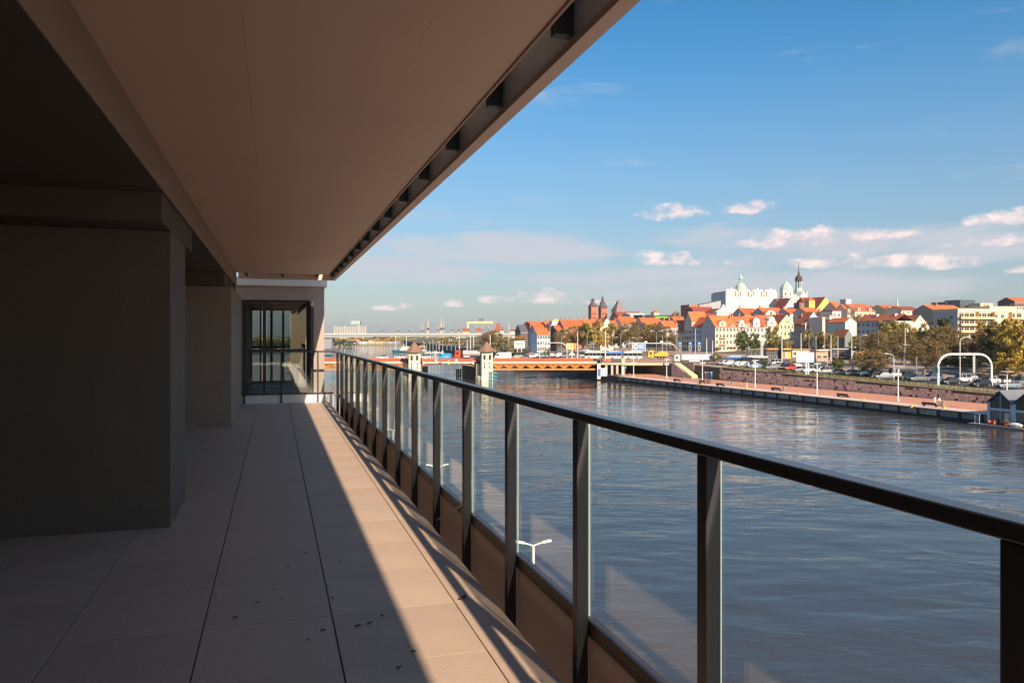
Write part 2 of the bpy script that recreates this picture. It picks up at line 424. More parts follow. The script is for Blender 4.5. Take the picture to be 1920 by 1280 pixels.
# far banks beyond the harbour
far_m = M('far_shore', (.20,.17,.10), .95, var=.4, vs=.02)
mb = MB(); mb.box(-3000, -120, 1330, 5600, -2, 2.2); mb.box(-60, 400, 2000, 5600, -2, 2.4)
struct(mb.build('far_shore', far_m), 'flat far harbour shore')
mb = MB(); rgn = random.Random(9)
prof = []
for i in range(61):
    x = -4200+i*150; prof.append((x, 10+18*mnoise.noise(Vector((i*.31, 0, 3)))+ (26*sstep(x, -200, 1800))))
for i in range(60):
    (x0, h0), (x1, h1) = prof[i], prof[i+1]
    mb.add([(x0,5200,0),(x1,5200,0),(x1,5600,max(2,h1)),(x0,5600,max(2,h0)),(x1,6600,0),(x0,6600,0)], [(0,1,2,3),(3,2,4,5)])
struct(mb.build('hills', M('far_hills', (.12,.12,.10), .95, var=.2, vs=.01)), 'low wooded hills on the horizon')

# ------------------------------------------------------------------ the balcony
ZF = EZ-1.38
def bth(name, label, cat, X=0, D=0, z=0, group=None): x, y = B2W(X, D); return thing(name, label, cat, (x, y, ZF+z), TH, group)
def bobj(mb, name, mats, parent=None, **k):
    o = mb.build(name, mats, parent, **k)
    if parent is None: o.location = (0, 0, ZF); o.rotation_euler = (0, 0, TH)
    return o
def tile_mat():
    m = M('porcelain_tile', (.58,.425,.315), .62, var=.10, vs=2.2, rnd=.035, bump=.12, bs=60, col2=(.53,.385,.285)); return m
fl = bobj(MB().box(-4.2, 1.085, -6, 15.85, -.34, -.022), 'balcony_floor', M('screed', (.05,.045,.04), .95)); struct(fl, 'beige tiled balcony floor with dark joints')
TX = [-4.2, -3.43, -2.80, -2.17, -1.545, -.925, -.323, .27, .891, 1.095]
rg = random.Random(2)
tmesh = {}
for i in range(len(TX)-1):
    x0, x1 = TX[i]+.0035, TX[i+1]-.0035
    if i == 8: x0 -= .001
    me = MB().box(x0, x1, 0.0003, .6197, -.02, 0).mesh('tile', tile_mat())
    k = -14
    D = 3.17-14*.62
    while D < 15.8:
        o = place(me, 'tile', fl, (0, D, rg.uniform(-.0003, .0003)), 0, .0007, rot=(rg.uniform(-.0002,.0002), rg.uniform(-.0003,.0003), 0))
        D += .62
# ceiling panels
ceil_m = M('soffit_paint', (.68,.47,.35), .8, var=.05, vs=.7, rnd=.03)
ce = bobj(MB().box(-.70, 1.0, -8, 15.0, 2.61, 2.9), 'ceiling', M('slab_pale', (.78,.68,.58), .9)); struct(ce, 'beige soffit of the balcony above')
for (x0, x1) in ((-.70, -.115), (-.115, .57), (.57, 1.008)):
    for (d0, d1) in ((-8, -4.6), (-4.6, .1), (.1, 6.04), (6.04, 10.6), (10.6, 15.0)):
        MB().box(x0+.0004, x1-.0004, d0+.002, d1-.003, 2.58, 2.606).build('ceiling_panel', ceil_m, ce)
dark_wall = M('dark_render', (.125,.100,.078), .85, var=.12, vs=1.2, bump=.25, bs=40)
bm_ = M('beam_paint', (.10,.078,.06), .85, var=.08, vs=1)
o = bobj(MB().box(-4.4, -.705, -8, 15.3, 2.34, 2.95), 'loggia_ceiling', bm_); MB().box(-.704, -.699, -8, 15.3, 2.338, 2.579).build('beam_face', M('beam_face_paint', (.33,.23,.17), .8, var=.05, vs=1), o); struct(o, 'lower dark ceiling over the recessed loggia on the left')

for (d0, d1, lab) in ((5.46, 7.39, 'nearer'), (11.93, 15.3, 'farther')):
    struct(bobj(MB().box(-4.3, -.72, d0, d1, 2.145, 2.338), 'beam', bm_), lab+' cross beam over the wall pier')
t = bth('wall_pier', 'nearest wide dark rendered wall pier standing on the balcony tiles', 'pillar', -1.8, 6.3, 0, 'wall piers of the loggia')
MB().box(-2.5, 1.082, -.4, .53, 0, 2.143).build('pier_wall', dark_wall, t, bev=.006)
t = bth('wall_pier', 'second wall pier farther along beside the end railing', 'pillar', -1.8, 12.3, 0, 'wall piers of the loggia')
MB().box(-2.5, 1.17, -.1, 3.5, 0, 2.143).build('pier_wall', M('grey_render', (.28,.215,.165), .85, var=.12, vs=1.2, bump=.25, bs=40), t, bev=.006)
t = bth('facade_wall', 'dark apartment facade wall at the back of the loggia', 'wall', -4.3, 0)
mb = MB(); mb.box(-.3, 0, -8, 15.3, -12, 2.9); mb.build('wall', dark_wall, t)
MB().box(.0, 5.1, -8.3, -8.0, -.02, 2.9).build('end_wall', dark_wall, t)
t = bth('apartment_building', 'lower storeys of the apartment block under the balcony', 'building', 0, 0, -.35)
MB().box(-30, 1.0, -40, 15.8, -14.2, 0).build('wall', M('block_render', (.5,.45,.4), .8), t)
MB().box(-30, -4.65, -40, 15.8, .01, 12).build('upper_wall', M('block_render', (.5,.45,.4), .8), t)

# railing
rail_m = M('rail_paint', (.040,.041,.046), .3, 0.0, spec=.5)
post_m = M('post_paint', (.026,.026,.031), .45, rnd=.05)
def glass_mat(name='railing_glass', tint=(.965,.985,.975), r0=.045):
    m = bpy.data.materials.new(name); m.use_nodes = True; nt = m.node_tree; N = nt.nodes; L = nt.links; N.clear()
    out = N.new('ShaderNodeOutputMaterial'); mx = N.new('ShaderNodeMixShader'); tr = N.new('ShaderNodeBsdfTransparent'); gl = N.new('ShaderNodeBsdfGlossy')
    tr.inputs[0].default_value = (*tint, 1); gl.inputs[0].default_value = (.95,.97,.96,1); gl.inputs['Roughness'].default_value = .0
    lw = N.new('ShaderNodeLayerWeight'); lw.inputs[0].default_value = .5
    p = N.new('ShaderNodeMath'); p.operation = 'POWER'; L.new(lw.outputs['Facing'], p.inputs[0]); p.inputs[1].default_value = 6.5
    q = N.new('ShaderNodeMath'); q.operation = 'MULTIPLY_ADD'; L.new(p.outputs[0], q.inputs[0]); q.inputs[1].default_value = 1-r0; q.inputs[2].default_value = r0
    L.new(q.outputs[0], mx.inputs[0]); L.new(tr.outputs[0], mx.inputs[1]); L.new(gl.outputs[0], mx.inputs[2]); L.new(mx.outputs[0], out.inputs[0])
    return m
glass = glass_mat()
edge_glass = M('glass_edge', (.35,.45,.38), .2)
kick_m = M('kick_panel', (.60,.46,.37), .75, var=.04, vs=2)
_nt = kick_m.node_tree; _tl = _nt.nodes.new('ShaderNodeBsdfTranslucent'); _tl.inputs[0].default_value = (.62,.47,.38,1); _mx = _nt.nodes.new('ShaderNodeMixShader'); _mx.inputs[0].default_value = .42
_nt.links.new(_nt.nodes['Principled BSDF'].outputs[0], _mx.inputs[1]); _nt.links.new(_tl.outputs[0], _mx.inputs[2]); _nt.links.new(_mx.outputs[0], _nt.nodes['Material Output'].inputs[0])
bar_m = M('bottom_bar', (.05,.028,.022), .4)
rl = bth('balcony_railing', 'dark metal balcony railing with flat posts, clear glass panes and beige kick panels', 'railing')
MB().box(1.185, 1.238, -2.6, 16.12, 1.032, 1.068).build('handrail', rail_m, rl, bev=.004)
post_me = MB().box(1.19, 1.24, -.05, 0, -.33, 1.031).mesh('post', post_m)
bolt_me = MB().lathe([(.008,-.006),(.008,.004),(.005,.008)], 6).mesh('bolt', M('bolt', (.5,.5,.48), .35, .9))
pane_me = MB().box(1.255, 1.264, .014, .954, .205, 1.03).mesh('glass_pane', glass)
edge_me = MB().box(1.2552, 1.2638, .003, .0135, .205, 1.03).mesh('pane_edge', edge_glass)
kick_me = MB().box(1.262, 1.276, .003, .965, -.42, .135).mesh('kick_panel', kick_m)
bar_me = MB().box(1.243, 1.285, 0, .968, .136, .2).mesh('bottom_bar', bar_m)
for k in range(-4, 15):
    D = 1.94+.968*k
    place(post_me, 'post', rl, (0, D, 0), bev=.003)
    if k < 14:
        g = place(pane_me, 'glass_pane', rl, (0, D-.02, 0)); place(edge_me, 'pane_edge', g, (0, 0, 0))
        place(kick_me, 'kick_panel', rl, (0, D-.02, 0)); place(bar_me, 'bottom_bar', rl, (0, D-.02, 0), bev=.003)
# short diagonal strap at one post
MB().tube([(1.18,5.60,-.02),(1.232,5.0,.22)], .006, 5, 0).build('strap', M('strap', (.5,.45,.36), .5), rl)
# far end of the railing
er = bth('end_railing', 'dark railing closing the far end of the balcony in front of the bay', 'railing', 0, 16.1)
MB().box(-.95, 1.184, -.02, .03, 1.042, 1.076).build('handrail', rail_m, er, bev=.003)
for X in (-.59, .13, .86): MB().box(X-.016, X+.016, -.015, .02, -.08, 1.04).build('post', post_m, er)
MB().box(-.95, 1.18, -.01, .02, .175, .205).build('bottom_bar', bar_m, er)
for a, b in ((-.95,-.61), (-.57,.11), (.15,.84), (.88,1.18)):
    MB().box(a, b, .022, .030, .206, 1.04).build('glass_pane', glass, er)
    MB().box(a, b, .022, .036, -.3, .17).build('kick_panel', M('white_kick', (.72,.70,.67), .7), er)
# fascia railing of the balcony above, seen through the gap beside the soffit
ur = bth('upper_railing', 'underside of the railing of the balcony above with dark brackets and metal panels', 'railing', 0, 0, 2.58)
fm = M('brushed_panel', (.88,.85,.82), .38, .25, var=.06, vs=3)
for k in range(-6, 15):
    D = 2.77+.968*k
    MB().box(1.06, 1.138, D, D+.05, .0, .55).build('bracket', black_metal, ur)
    MB().box(1.06, 1.137, D-.09, D-.003, .14, .16).build('bracket_plate', black_metal, ur)
    place(bolt_me, 'bolt', ur, (1.07, D-.06, .137), rot=(pi,0,0))
    MB().box(1.146, 1.158, D-.92, D+.04, -.0, .5).build('metal_panel', fm, ur)
MB().box(1.142, 1.212, -8, 16.1, -.035, -.003).build('fascia_edge', M('fascia_edge', (.68,.48,.38), .7, var=.05, vs=2), ur)
MB().box(1.163, 1.205, -8, 16.1, .001, .95).build('fascia_board', M('fascia_board', (.55,.45,.38), .7), ur)  # unseen upper part raised to stop sun leaking through the gap
MB().box(-.7, 1.14, 16.0, 16.1, -.035, .55).build('fascia_edge', M('fascia_edge', (.68,.48,.38), .7), ur)
for X in (-.53, .15, .82): MB().box(X-.02, X+.02, 15.2, 15.9, .0, .2).build('bracket', black_metal, ur)
MB().box(1.0, 1.012, -8, 15.0, -.012, .03).build('soffit_trim', M('soffit_trim', (.42,.29,.22), .6), ur)
MB().box(-.7, 1.0, -8, 15.9, .56, .7).build('deck_slab', M('slab_concrete', (.12,.1,.09), .9), ur)

# bay of the neighbouring flat beyond the end railing
tg = M('taupe_render', (.40,.31,.26), .85, var=.06, vs=1.5, bump=.2, bs=50)
fr = M('window_frame', (.018,.02,.024), .4)
bb = bth('building_bay', 'projecting taupe bay with tall dark framed corner window beyond the railing', 'building', 0, 16.9)
def holed(mb, x0, x1, z0, z1, hx0, hx1, hz0, hz1, y0, y1):
    mb.box(x0, hx0, y0, y1, z0, z1); mb.box(hx1, x1, y0, y1, z0, z1); mb.box(hx0, hx1, y0, y1, z0, hz0); mb.box(hx0, hx1, y0, y1, hz1, z1)
mb = MB(); holed(mb, -4, 1.04, -14, 2.46, -.72, .73, .06, 2.16, 0, .25)
mb.box(.82, 1.04, .25, 5.2, -14, .05); mb.box(.82, 1.04, .25, 5.2, 2.17, 2.46); mb.box(.82,1.04,.25,1.0,.05,2.17); mb.box(.82,1.04,4.9,5.2,.05,2.17)
holed(mb, -4, .82, -14, 2.46, -.6, .45, .06, 2.16, 5.2, 5.4); mb.box(-4, -3.8, .25, 5.2, -14, 2.46)
mb.build('wall', tg, bb)
MB().box(-3.8, .82, .25, 5.2, -.2, .04).build('room_floor', M('room_floor', (.25,.2,.16), .5), bb)
MB().box(-4.05, 1.10, -.06, 5.45, 2.461, 2.64).build('parapet', M('white_parapet', (.78,.76,.72), .7), bb, bev=.01)
MB().box(-4.05, 1.08, -.10, .0, .005, .045).build('window_sill', M('white_parapet', (.78,.76,.72), .7), bb)
w = MB(); w.box(-.72,.73,.06,.13,.06,.12); w.box(-.72,.73,.06,.13,2.10,2.16); w.box(-.72,-.66,.06,.13,.12,2.10); w.box(.66,.73,.06,.13,.12,2.10)
w.box(-.25,-.17,.06,.13,.12,2.10); w.box(-.66,.66,.055,.125,1.03,1.10)
win = w.build('window', fr, bb)
bayglass = glass_mat('bay_glass', (.50,.54,.53), .10)
for a, b in ((-.655,-.255), (-.165,.655)):
    for c, d in ((.125,1.025), (1.105,2.095)): MB().box(a, b, .09, .10, c, d).build('pane', bayglass, win)
w = MB(); w.box(-.6,.45,5.25,5.32,.06,.12); w.box(-.6,.45,5.25,5.32,2.1,2.16); w.box(-.12,-.05,5.25,5.32,.12,2.1); w.box(-.6,.45,5.25,5.32,1.05,1.1); w.box(.2,.26,5.25,5.32,.12,2.1); w.box(-.4,-.36,5.25,5.32,.12,2.1); w.build('window', fr, bb)
w = MB(); w.box(.88,.95,1.0,4.9,.05,.12); w.box(.88,.95,1.0,4.9,2.1,2.17); w.box(.88,.95,2.9,2.98,.12,2.1); w.build('window', fr, bb)
# dark slab standing in for the window frame's shadow at the right jamb
MB().box(.735, .80, -.30, -.0, .07, 2.12).build('jamb_shadow', fr, bb)

# dry leaves on the tiles
leaf_me = []
for s in range(3):
    mb = MB(); r_ = random.Random(s); pts = []
    for k in range(7):
        a = 2*pi*k/7; rr = .011*(1+.5*r_.random()); pts.append((rr*1.4*cos(a), rr*.8*sin(a), .003+.006*r_.random()))
    mb.add(pts+[(0,0,.002)], [(k, (k+1) % 7, 7) for k in range(7)]); leaf_me.append(mb.mesh('dry_leaf', M('dry_leaf', (.055,.026,.014), .8, rnd=.4)))
lp = [(572,1037),(541,1063),(611,1044),(638,1056),(593,1075),(624,1122),(606,1182),(671,1174),(693,1169),(716,1155),(578,1200),(748,1252),(776,1222),(442,1158),(514,1106),(530,1124),(404,1120),(482,1130),(868,1123)]
for k, (px, py) in enumerate(lp):
    d = 1.38*F/(py-630); u = (px-960)/F*d
    o = place(leaf_me[k % 3], 'dry_leaf', None, (u, d, ZF+.002), rg.uniform(0, 6), scale=(.5+.4*rg.random(),)*3)
    if k == 18: o.scale = (1.6, 1.6, 1.8); tag(o, 'largest dry brown leaf lying in the rail shadow near the kick panels', 'leaf', 'dry leaves on the tiles'); continue
    tag(o, 'tiny dry brown leaf scrap lying on the shaded tiles', 'leaf', 'dry leaves on the tiles')
# ------------------------------------------------------------------ buildings of the old town
PHI = radians(20.5)
tile_r = M('roof_tile_orange', (.58,.125,.036), .8, var=.3, vs=.5, rnd=.22)
tile_o = M('roof_tile_faded', (.40,.11,.045), .85, var=.35, vs=.5, rnd=.2)
tile_d = M('roof_tile_dark_red', (.25,.052,.032), .85, var=.2, vs=.8)
tile_b = M('roof_tile_brown', (.30,.09,.05), .85, var=.2, vs=.8)
copper = M('green_copper', (.38,.52,.42), .6, var=.12, vs=.5)
def W_(name, c, v=.06): return M(name, c, .85, var=v, vs=.35)
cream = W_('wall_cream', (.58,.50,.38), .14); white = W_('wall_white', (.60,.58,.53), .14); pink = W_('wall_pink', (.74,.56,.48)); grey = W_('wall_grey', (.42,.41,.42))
blue = W_('wall_blue', (.36,.44,.52)); olive = W_('wall_olive', (.47,.44,.36)); yellow = W_('wall_yellow', (.72,.48,.13)); green = W_('wall_green', (.55,.68,.52))
salmon = W_('wall_salmon', (.62,.33,.23)); brick = M('wall_brick', (.46,.16,.085), .9, var=.15, vs=.8); palegreen = W_('wall_pale_green', (.62,.65,.52))
darkw = W_('wall_dark', (.10,.09,.10)); sand = W_('wall_sand', (.68,.56,.40))
whiteframe = M('window_frame_white', (.72,.70,.66), .5); brownframe = M('window_frame_brown', (.12,.06,.04), .6)
WM = {}
def winmesh(w, h, kind='w'):
    k = (round(w, 2), round(h, 2), kind)
    if k in WM: return WM[k]
    mb = MB(); t = .05
    mb.box(-w/2, w/2, -.02, .08, 0, h, 1)                      # pane
    mb.box(-w/2-t, -w/2, -.07, .08, -t, h+t); mb.box(w/2, w/2+t, -.07, .08, -t, h+t)
    mb.box(-w/2, w/2, -.07, .08, h, h+t); mb.box(-w/2, w/2, -.12, .08, -t, 0)
    if w > .8: mb.box(-.04, .04, -.05, -.021, 0, h)
    if h > 1.3: mb.box(-w/2, w/2, -.045, -.0215, h*.62, h*.62+.07)
    WM[k] = mb.mesh('window', [whiteframe if kind == 'w' else brownframe, glass_dark]); return WM[k]
def put_window(par, x, z, side, W, L, w=1.0, h=1.5, kind='w', y=0.0):
    me = winmesh(w, h, kind)
    if side == 'f': place(me, 'window', par, (x, y, z))
    else: place(me, 'window', par, (0.0, x, z), -pi/2)
def frontW(px0, px1, d, phi=None):
    ph = PHI if phi is None else phi
    u0 = (px0-960)/F*d; k = (px1-960)/F
    return (k*d-u0)/(cos(ph)-k*sin(ph))
CH = {}
def chimney(par, x, y, z, h=1.6, w=.9, mat=None):
    mat = mat or brick; k = (w, h, mat.name)
    if k not in CH: CH[k] = MB().box(-w/2, w/2, -.35, .35, 0, h).box(-w/2-.08, w/2+.08, -.43, .43, h+.002, h+.2).mesh('chimney', mat)
    return place(CH[k], 'chimney', par, (x, y, z))
def house(name, label, cat, px0, px1, yb, ye, yr, d, L, roof='x', wall=None, rmat=None, fw=None, lw=None, phi=None, group=None,
          chim=(), skip=(), wk='w', ww=1.2, wh=1.75, lwall=None, over=.35, base=9.0, frows=None):
    ph = PHI if phi is None else phi
    W = frontW(px0, px1, d, ph); x0 = (px0-960)/F*d; z0 = EZ+(630-yb)/F*d
    he = (yb-ye)/F*d
    dr = d + (L/2*cos(ph) if roof in ('x', 'hip') else (W/2*sin(ph)))
    zr = EZ+(630-yr)/F*dr; hr = max(.5, zr-z0-he)
    t = thing(name, label, cat, (x0, d, z0), ph, group); t['W'] = W
    wall = wall or cream; rmat = rmat or tile_r
    mb = MB()
    mats = [wall, lwall or wall]
    if roof == 'x':
        mb.prism([(0,-base),(0,he),(L/2,he+hr),(L,he),(L,-base)], 0, W, 'x')
    elif roof in ('y', 'curve'):
        mb.prism([(0,-base),(0,he),(W/2,he+hr),(W,he),(W,-base)], 0, L, 'y')
    else: mb.box(0, W, 0, L, -base, he)
    if lwall: # left side sheet, mostly greyer: that side's shade put into the colour
        mb.box(-.03, -.002, 0, L, -base, he-.01, 1)
        if roof == 'x': mb.prism([(0,he),(L/2,he+hr),(L,he)], -.03, -.002, 'x', 1)
    mb.build('wall', mats, t)
    th = .22; rb = MB(); e = over
    if roof == 'x':
        s = hr/(L/2)
        rb.prism([(-e,he-e*s+.02),(L/2,he+hr+.02),(L+e,he-e*s+.02),(L+e,he-e*s+.02+th),(L/2,he+hr+.02+th),(-e,he-e*s+.02+th)], -.12, W+.12, 'x')
    elif roof in ('y', 'curve'):
        s = hr/(W/2)
        rb.prism([(-e,he-e*s+.02),(W/2,he+hr+.02),(W+e,he-e*s+.02),(W+e,he-e*s+.02+th),(W/2,he+hr+.02+th),(-e,he-e*s+.02+th)], .15, L+.1, 'y')
    elif roof == 'hip':
        r_ = min(W, L)/2
        a = [(-e,-e,he),(W+e,-e,he),(W+e,L+e,he),(-e,L+e,he)]
        if W >= L: b = [(r_,L/2,he+hr),(W-r_+.01,L/2,he+hr)]; fs = [(0,1,5,4),(1,2,5),(2,3,4,5),(3,0,4),(3,2,1,0)]
        else: b = [(W/2,r_,he+hr),(W/2,L-r_,he+hr)]; fs = [(0,1,4),(1,2,5,4),(2,3,5),(3,0,4,5),(3,2,1,0)]
        rb.add(a+b, fs)
    else:
        rb.box(-.15, W+.15, -.15, L+.15, he+.002, he+.45)
    rf = rb.build('roof', rmat, t)
    if roof == 'x' and W > 6: MB().box(0, W, -.22, -.003, he-.75, he-.42).build('cornice', M('cornice_stone', (.50,.45,.38), .85), t)
    for (cx, cy, hh) in chim:
        zz = he+.2
        if roof == 'x': zz = he+hr*(1-abs(cy*L-L/2)/(L/2))-.3
        if roof == 'y': zz = he+hr*(1-abs(cx*W-W/2)/(W/2))-.3
        chimney(rf, cx*W, cy*L, zz, hh)
    if fw:
        n, r = fw; fh = frows or he/r
        for j in range(r):
            for i in range(n):
                if (i, j) in skip: continue
                put_window(t, W*(i+.5)/n, j*fh+fh*.28, 'f', W, L, ww, min(wh, fh*.6), wk)
    if lw:
        n, r = lw; fh = he/r
        for j in range(r):
            for i in range(n): put_window(t, L*(i+.5)/n, j*fh+fh*.28, 'l', W, L, ww, min(wh, fh*.6), wk)
    t['he'] = he; t['hr'] = hr; t['L'] = L
    return t
def dormer(t, cx, w, h, kind='gable', wall=None, win=True, depth=3.0, z=None, rmat=None):
    W = t['W']; he = t['he'] if z is None else z; x = cx*W; mb = MB()
    if kind == 'gable': poly = [(x-w/2,he-.3),(x-w/2,he+h*.6),(x,he+h),(x+w/2,he+h*.6),(x+w/2,he-.3)]
    elif kind == 'arch':
        poly = [(x-w/2,he-.3)]+[(x-w/2*cos(a*pi/8), he+h-w/2*.9+w/2*.9*sin(a*pi/8)) for a in range(9)]+[(x+w/2,he-.3)]
    elif kind == 'curve':
        poly = [(x-w/2,he-.3),(x-w/2,he+h*.45),(x-w*.36,he+h*.5),(x-w*.30,he+h*.85),(x-w*.12,he+h),(x+w*.12,he+h),(x+w*.30,he+h*.85),(x+w*.36,he+h*.5),(x+w/2,he+h*.45),(x+w/2,he-.3)]
    else: poly = [(x-w/2,he-.1),(x-w/2,he+h),(x+w/2,he+h),(x+w/2,he-.1)]
    mb.prism(poly, -.18, depth, 'y'); o = mb.build('dormer', wall or cream, t)
    # little roof just above
    rb = MB()
    if kind in ('gable',): rb.prism([(x-w/2-.2,he+h*.6-.1),(x,he+h+.03),(x+w/2+.2,he+h*.6-.1),(x+w/2+.2,he+h*.6+.1),(x,he+h+.22),(x-w/2-.2,he+h*.6+.1)], -.1, depth+.3, 'y'); rb.build('dormer_roof', rmat or tile_r, t)
    if kind == 'arch':
        pa = [(x-(w/2+.12)*cos(a*pi/8), he+h-w/2*.9+(w/2*.9+.15)*sin(a*pi/8)) for a in range(9)]
        pb = [(x-(w/2+.01)*cos(a*pi/8), he+h-w/2*.9+(w/2*.9+.01)*sin(a*pi/8)) for a in range(8, -1, -1)]
        rb.prism(pa+pb, .0, depth+.2, 'y'); rb.build('dormer_roof', rmat or tile_r, t)
    if win: place(winmesh(1.0, 1.2), 'window', t, (x, -.19, he+h*.22))
    return o
def balcony(t, x, z, w=2.6, side='f', dep=1.0, mat=None):
    mb = MB(); mb.box(-w/2, w/2, -dep, -.02, 0, .15)
    for k in range(7): mb.box(-w/2+w*k/6-.03, -w/2+w*k/6+.03, -dep, -dep+.05, .16, 1.0)
    mb.box(-w/2, w/2, -dep-.02, -dep+.06, 1.0, 1.08)
    place(mb.mesh('balcony', mat or brownframe), 'balcony', t, (x, 0, z) if side == 'f' else (0, x, z), 0 if side == 'f' else -pi/2)

G = 'tenement houses of the river front row'
# --- front row, left block: its left side is a street front in shade
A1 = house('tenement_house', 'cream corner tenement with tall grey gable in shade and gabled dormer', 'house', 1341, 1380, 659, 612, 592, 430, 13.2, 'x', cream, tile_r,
           fw=(6,4), lw=(4,3), lwall=grey, chim=((.12,.8,2.2),(.95,.35,3.2)), group=G)  # grey left side: shade of the cream house put into the wall colour
dormer(A1, .34, 5.0, 3.6, 'gable', cream)
for k in (0, 1): place(winmesh(1.1, 1.2), 'window', A1, (0, 5.6+2*k, A1['he']+.4), -pi/2)
balcony(A1, A1['W']*.32, 3.6, 4.2); balcony(A1, A1['W']*.32, 7.4, 4.2)
MB().box(A1['W']*.6, A1['W']*1.0, -1.1, -.05, 2.2, 2.6).build('awning', M('red_awning', (.45,.05,.04), .8), A1)
A2 = house('tenement_house', 'pale cream tenement with curved white gable dormer right of the corner house', 'house', 1380.4, 1405, 659, 613, 594, 441, 13, 'x', white, tile_r,
           fw=(4,4), chim=((.2,.5,2.4),(.75,.5,2.4)), group=G); dormer(A2, .42, 5.0, 4.0, 'curve', white); balcony(A2, A2['W']*.42, A2['he']-.6, 1.8, dep=.7)
dormer(A2, .86, 2.6, 2.2, 'gable', white); dormer(A1, .82, 2.4, 2.0, 'gable', cream)
A3 = house('tenement_house', 'white tenement with tall round arched dormer above the big green tree', 'house', 1405.3, 1432, 659, 613, 593, 449, 13, 'x', white, tile_r,
           fw=(4,4), chim=((.9,.5,1.2),), group=G); dormer(A3, .48, 4.9, 5.6, 'arch', white)
A4 = house('tenement_house', 'white green tinted tenement with wide stepped gable dormer', 'house', 1432.3, 1461, 659, 611, 591, 457, 13, 'x', palegreen, tile_o,
           fw=(4,4), chim=((.95,.5,2.6),), group=G); dormer(A4, .5, 6.6, 5.8, 'curve', palegreen)
for k in (0,1,2): dormer(A3 if k else A2, .12+.76*(k%2), 1.2, 1.2, 'flat', M('roof_light', (.15,.17,.2), .3), win=False, depth=1.5)
G1 = house('tenement_house', 'yellow cream gabled tenement with green edge and vertical signboard', 'house', 1462, 1489, 658, 606, 590, 462, 16, 'y', W_('wall_butter', (.68,.60,.35)), tile_d, fw=(4,4), group=G)
MB().box(-.25, .15, -.06, -.002, 0, G1['he']).build('edge_band', green, G1)
dk = MB(); dk.box(G1['W']*.36-.15, G1['W']*.36+.15, -.08, -.002, 6.2, G1['he']+2.2); dk.box(G1['W']*.36+.152, G1['W']*.66, -.5, -.002, 6.1, 6.35); dk.build('pipe', brownframe, G1)
for k, z in enumerate((G1['he']+.3,)):
    for q_ in (.48, .62): place(winmesh(.9, 1.3), 'window', G1, (G1['W']*q_, 0, z))
for k, ch in enumerate('HOTEL'[:0]): pass
H = house('tenement_house', 'white steep gabled tenement with paired attic windows and dark green signboard', 'house', 1510, 1541, 657, 607, 585, 410, 9, 'y', W_('wall_lilac_white', (.66,.61,.60)), tile_b,
          fw=(3,4), lw=(2,3), lwall=W_('wall_shade_mauve', (.36,.30,.31)), group=G, chim=((.3,.75,2.2),))  # mauve left side carries the shade of that face in its colour
for z in (H['he']-.6, H['he']+2.6):
    for q_ in (.46, .6): place(winmesh(.9, 1.3), 'window', H, (H['W']*q_, 0, z))
MB().box(H['W']*.25, H['W']*.8, -.25, -.005, 10.2, 10.9).build('signboard', M('sign_green', (.03,.07,.045), .6), H)
MB().box(-3.0, -.2, -.3, 9, H['he']-.3, H['he']+.0).build('porch_roof', tile_r, H)
# grey-blue shaded street front left of the corner house
for (a, b, ye, yr, wl, lab, cat_) in ((1297,1316,614,597,blue,'pale blue shaded tenement with three window bays between the grey gable and the olive house','x'),
                          (1283,1297,603,600,olive,'olive grey shaded tenement with pointed gable and loggias','y'),
                          (1270,1283,622,606,W_('wall_teal', (.33,.42,.42)),'teal grey low tenement with dark red roof behind the brown tree','x')):
    # receding along the street: convert to depth along the side
    def along(px): k = (px-960)/F; tt = ((1341-960)/F*430-k*430)/(sin(PHI)+k*cos(PHI)); return tt
    t0, t1 = along(b), along(a); L = t1-t0
    bx = (1341-960)/F*430-sin(PHI)*t0; by = 430+cos(PHI)*t0
    pxc = 960+F*bx/by
    t = thing('tenement_house', lab, 'house', (bx, by, EZ+(630-659)/F*by), PHI, G)
    he = (659-ye)/F*by; hr = (ye-yr)/F*by*1.2
    mb = MB()
    if cat_ == 'x': mb.box(0, 12, 0, L-.02, -4, he)
    else: mb.prism([(0,-4),(0,he),(L/2,he+6),(L-.02,he),(L-.02,-4)], 0, 12, 'x')
    mb.build('wall', wl, t)
    rb = MB()
    if cat_ == 'x': rb.prism([(-.3,he),(6,he+hr),(12.3,he),(12.3,he+.2),(6,he+hr+.2),(-.3,he+.2)], 0, L-.02, 'y')
    else: rb.prism([(-.2,he-.1),(L/2,he+6.05),(L,he-.1),(L,he+.15),(L/2,he+6.3),(-.2,he+.15)], .1, 12, 'x')
    rb.build('roof', tile_r, t)
    n = 3 if L > 6 else 2
    for j in range(4):
        for i in range(n): place(winmesh(.95, 1.6, 'b'), 'window', t, (0, L*(i+.5)/n, .8+j*3.4), -pi/2)
    if cat_ == 'y': balcony(t, L/2, 4.0, 2.0, 'l'); balcony(t, L/2, 7.6, 2.0, 'l')
    if lab.startswith('pale'):
        for i in range(3): MB().box(.6, 2.5, L*(i+.5)/3-.5, L*(i+.5)/3+.5, he, he+1.6).build('dormer', darkw, t)
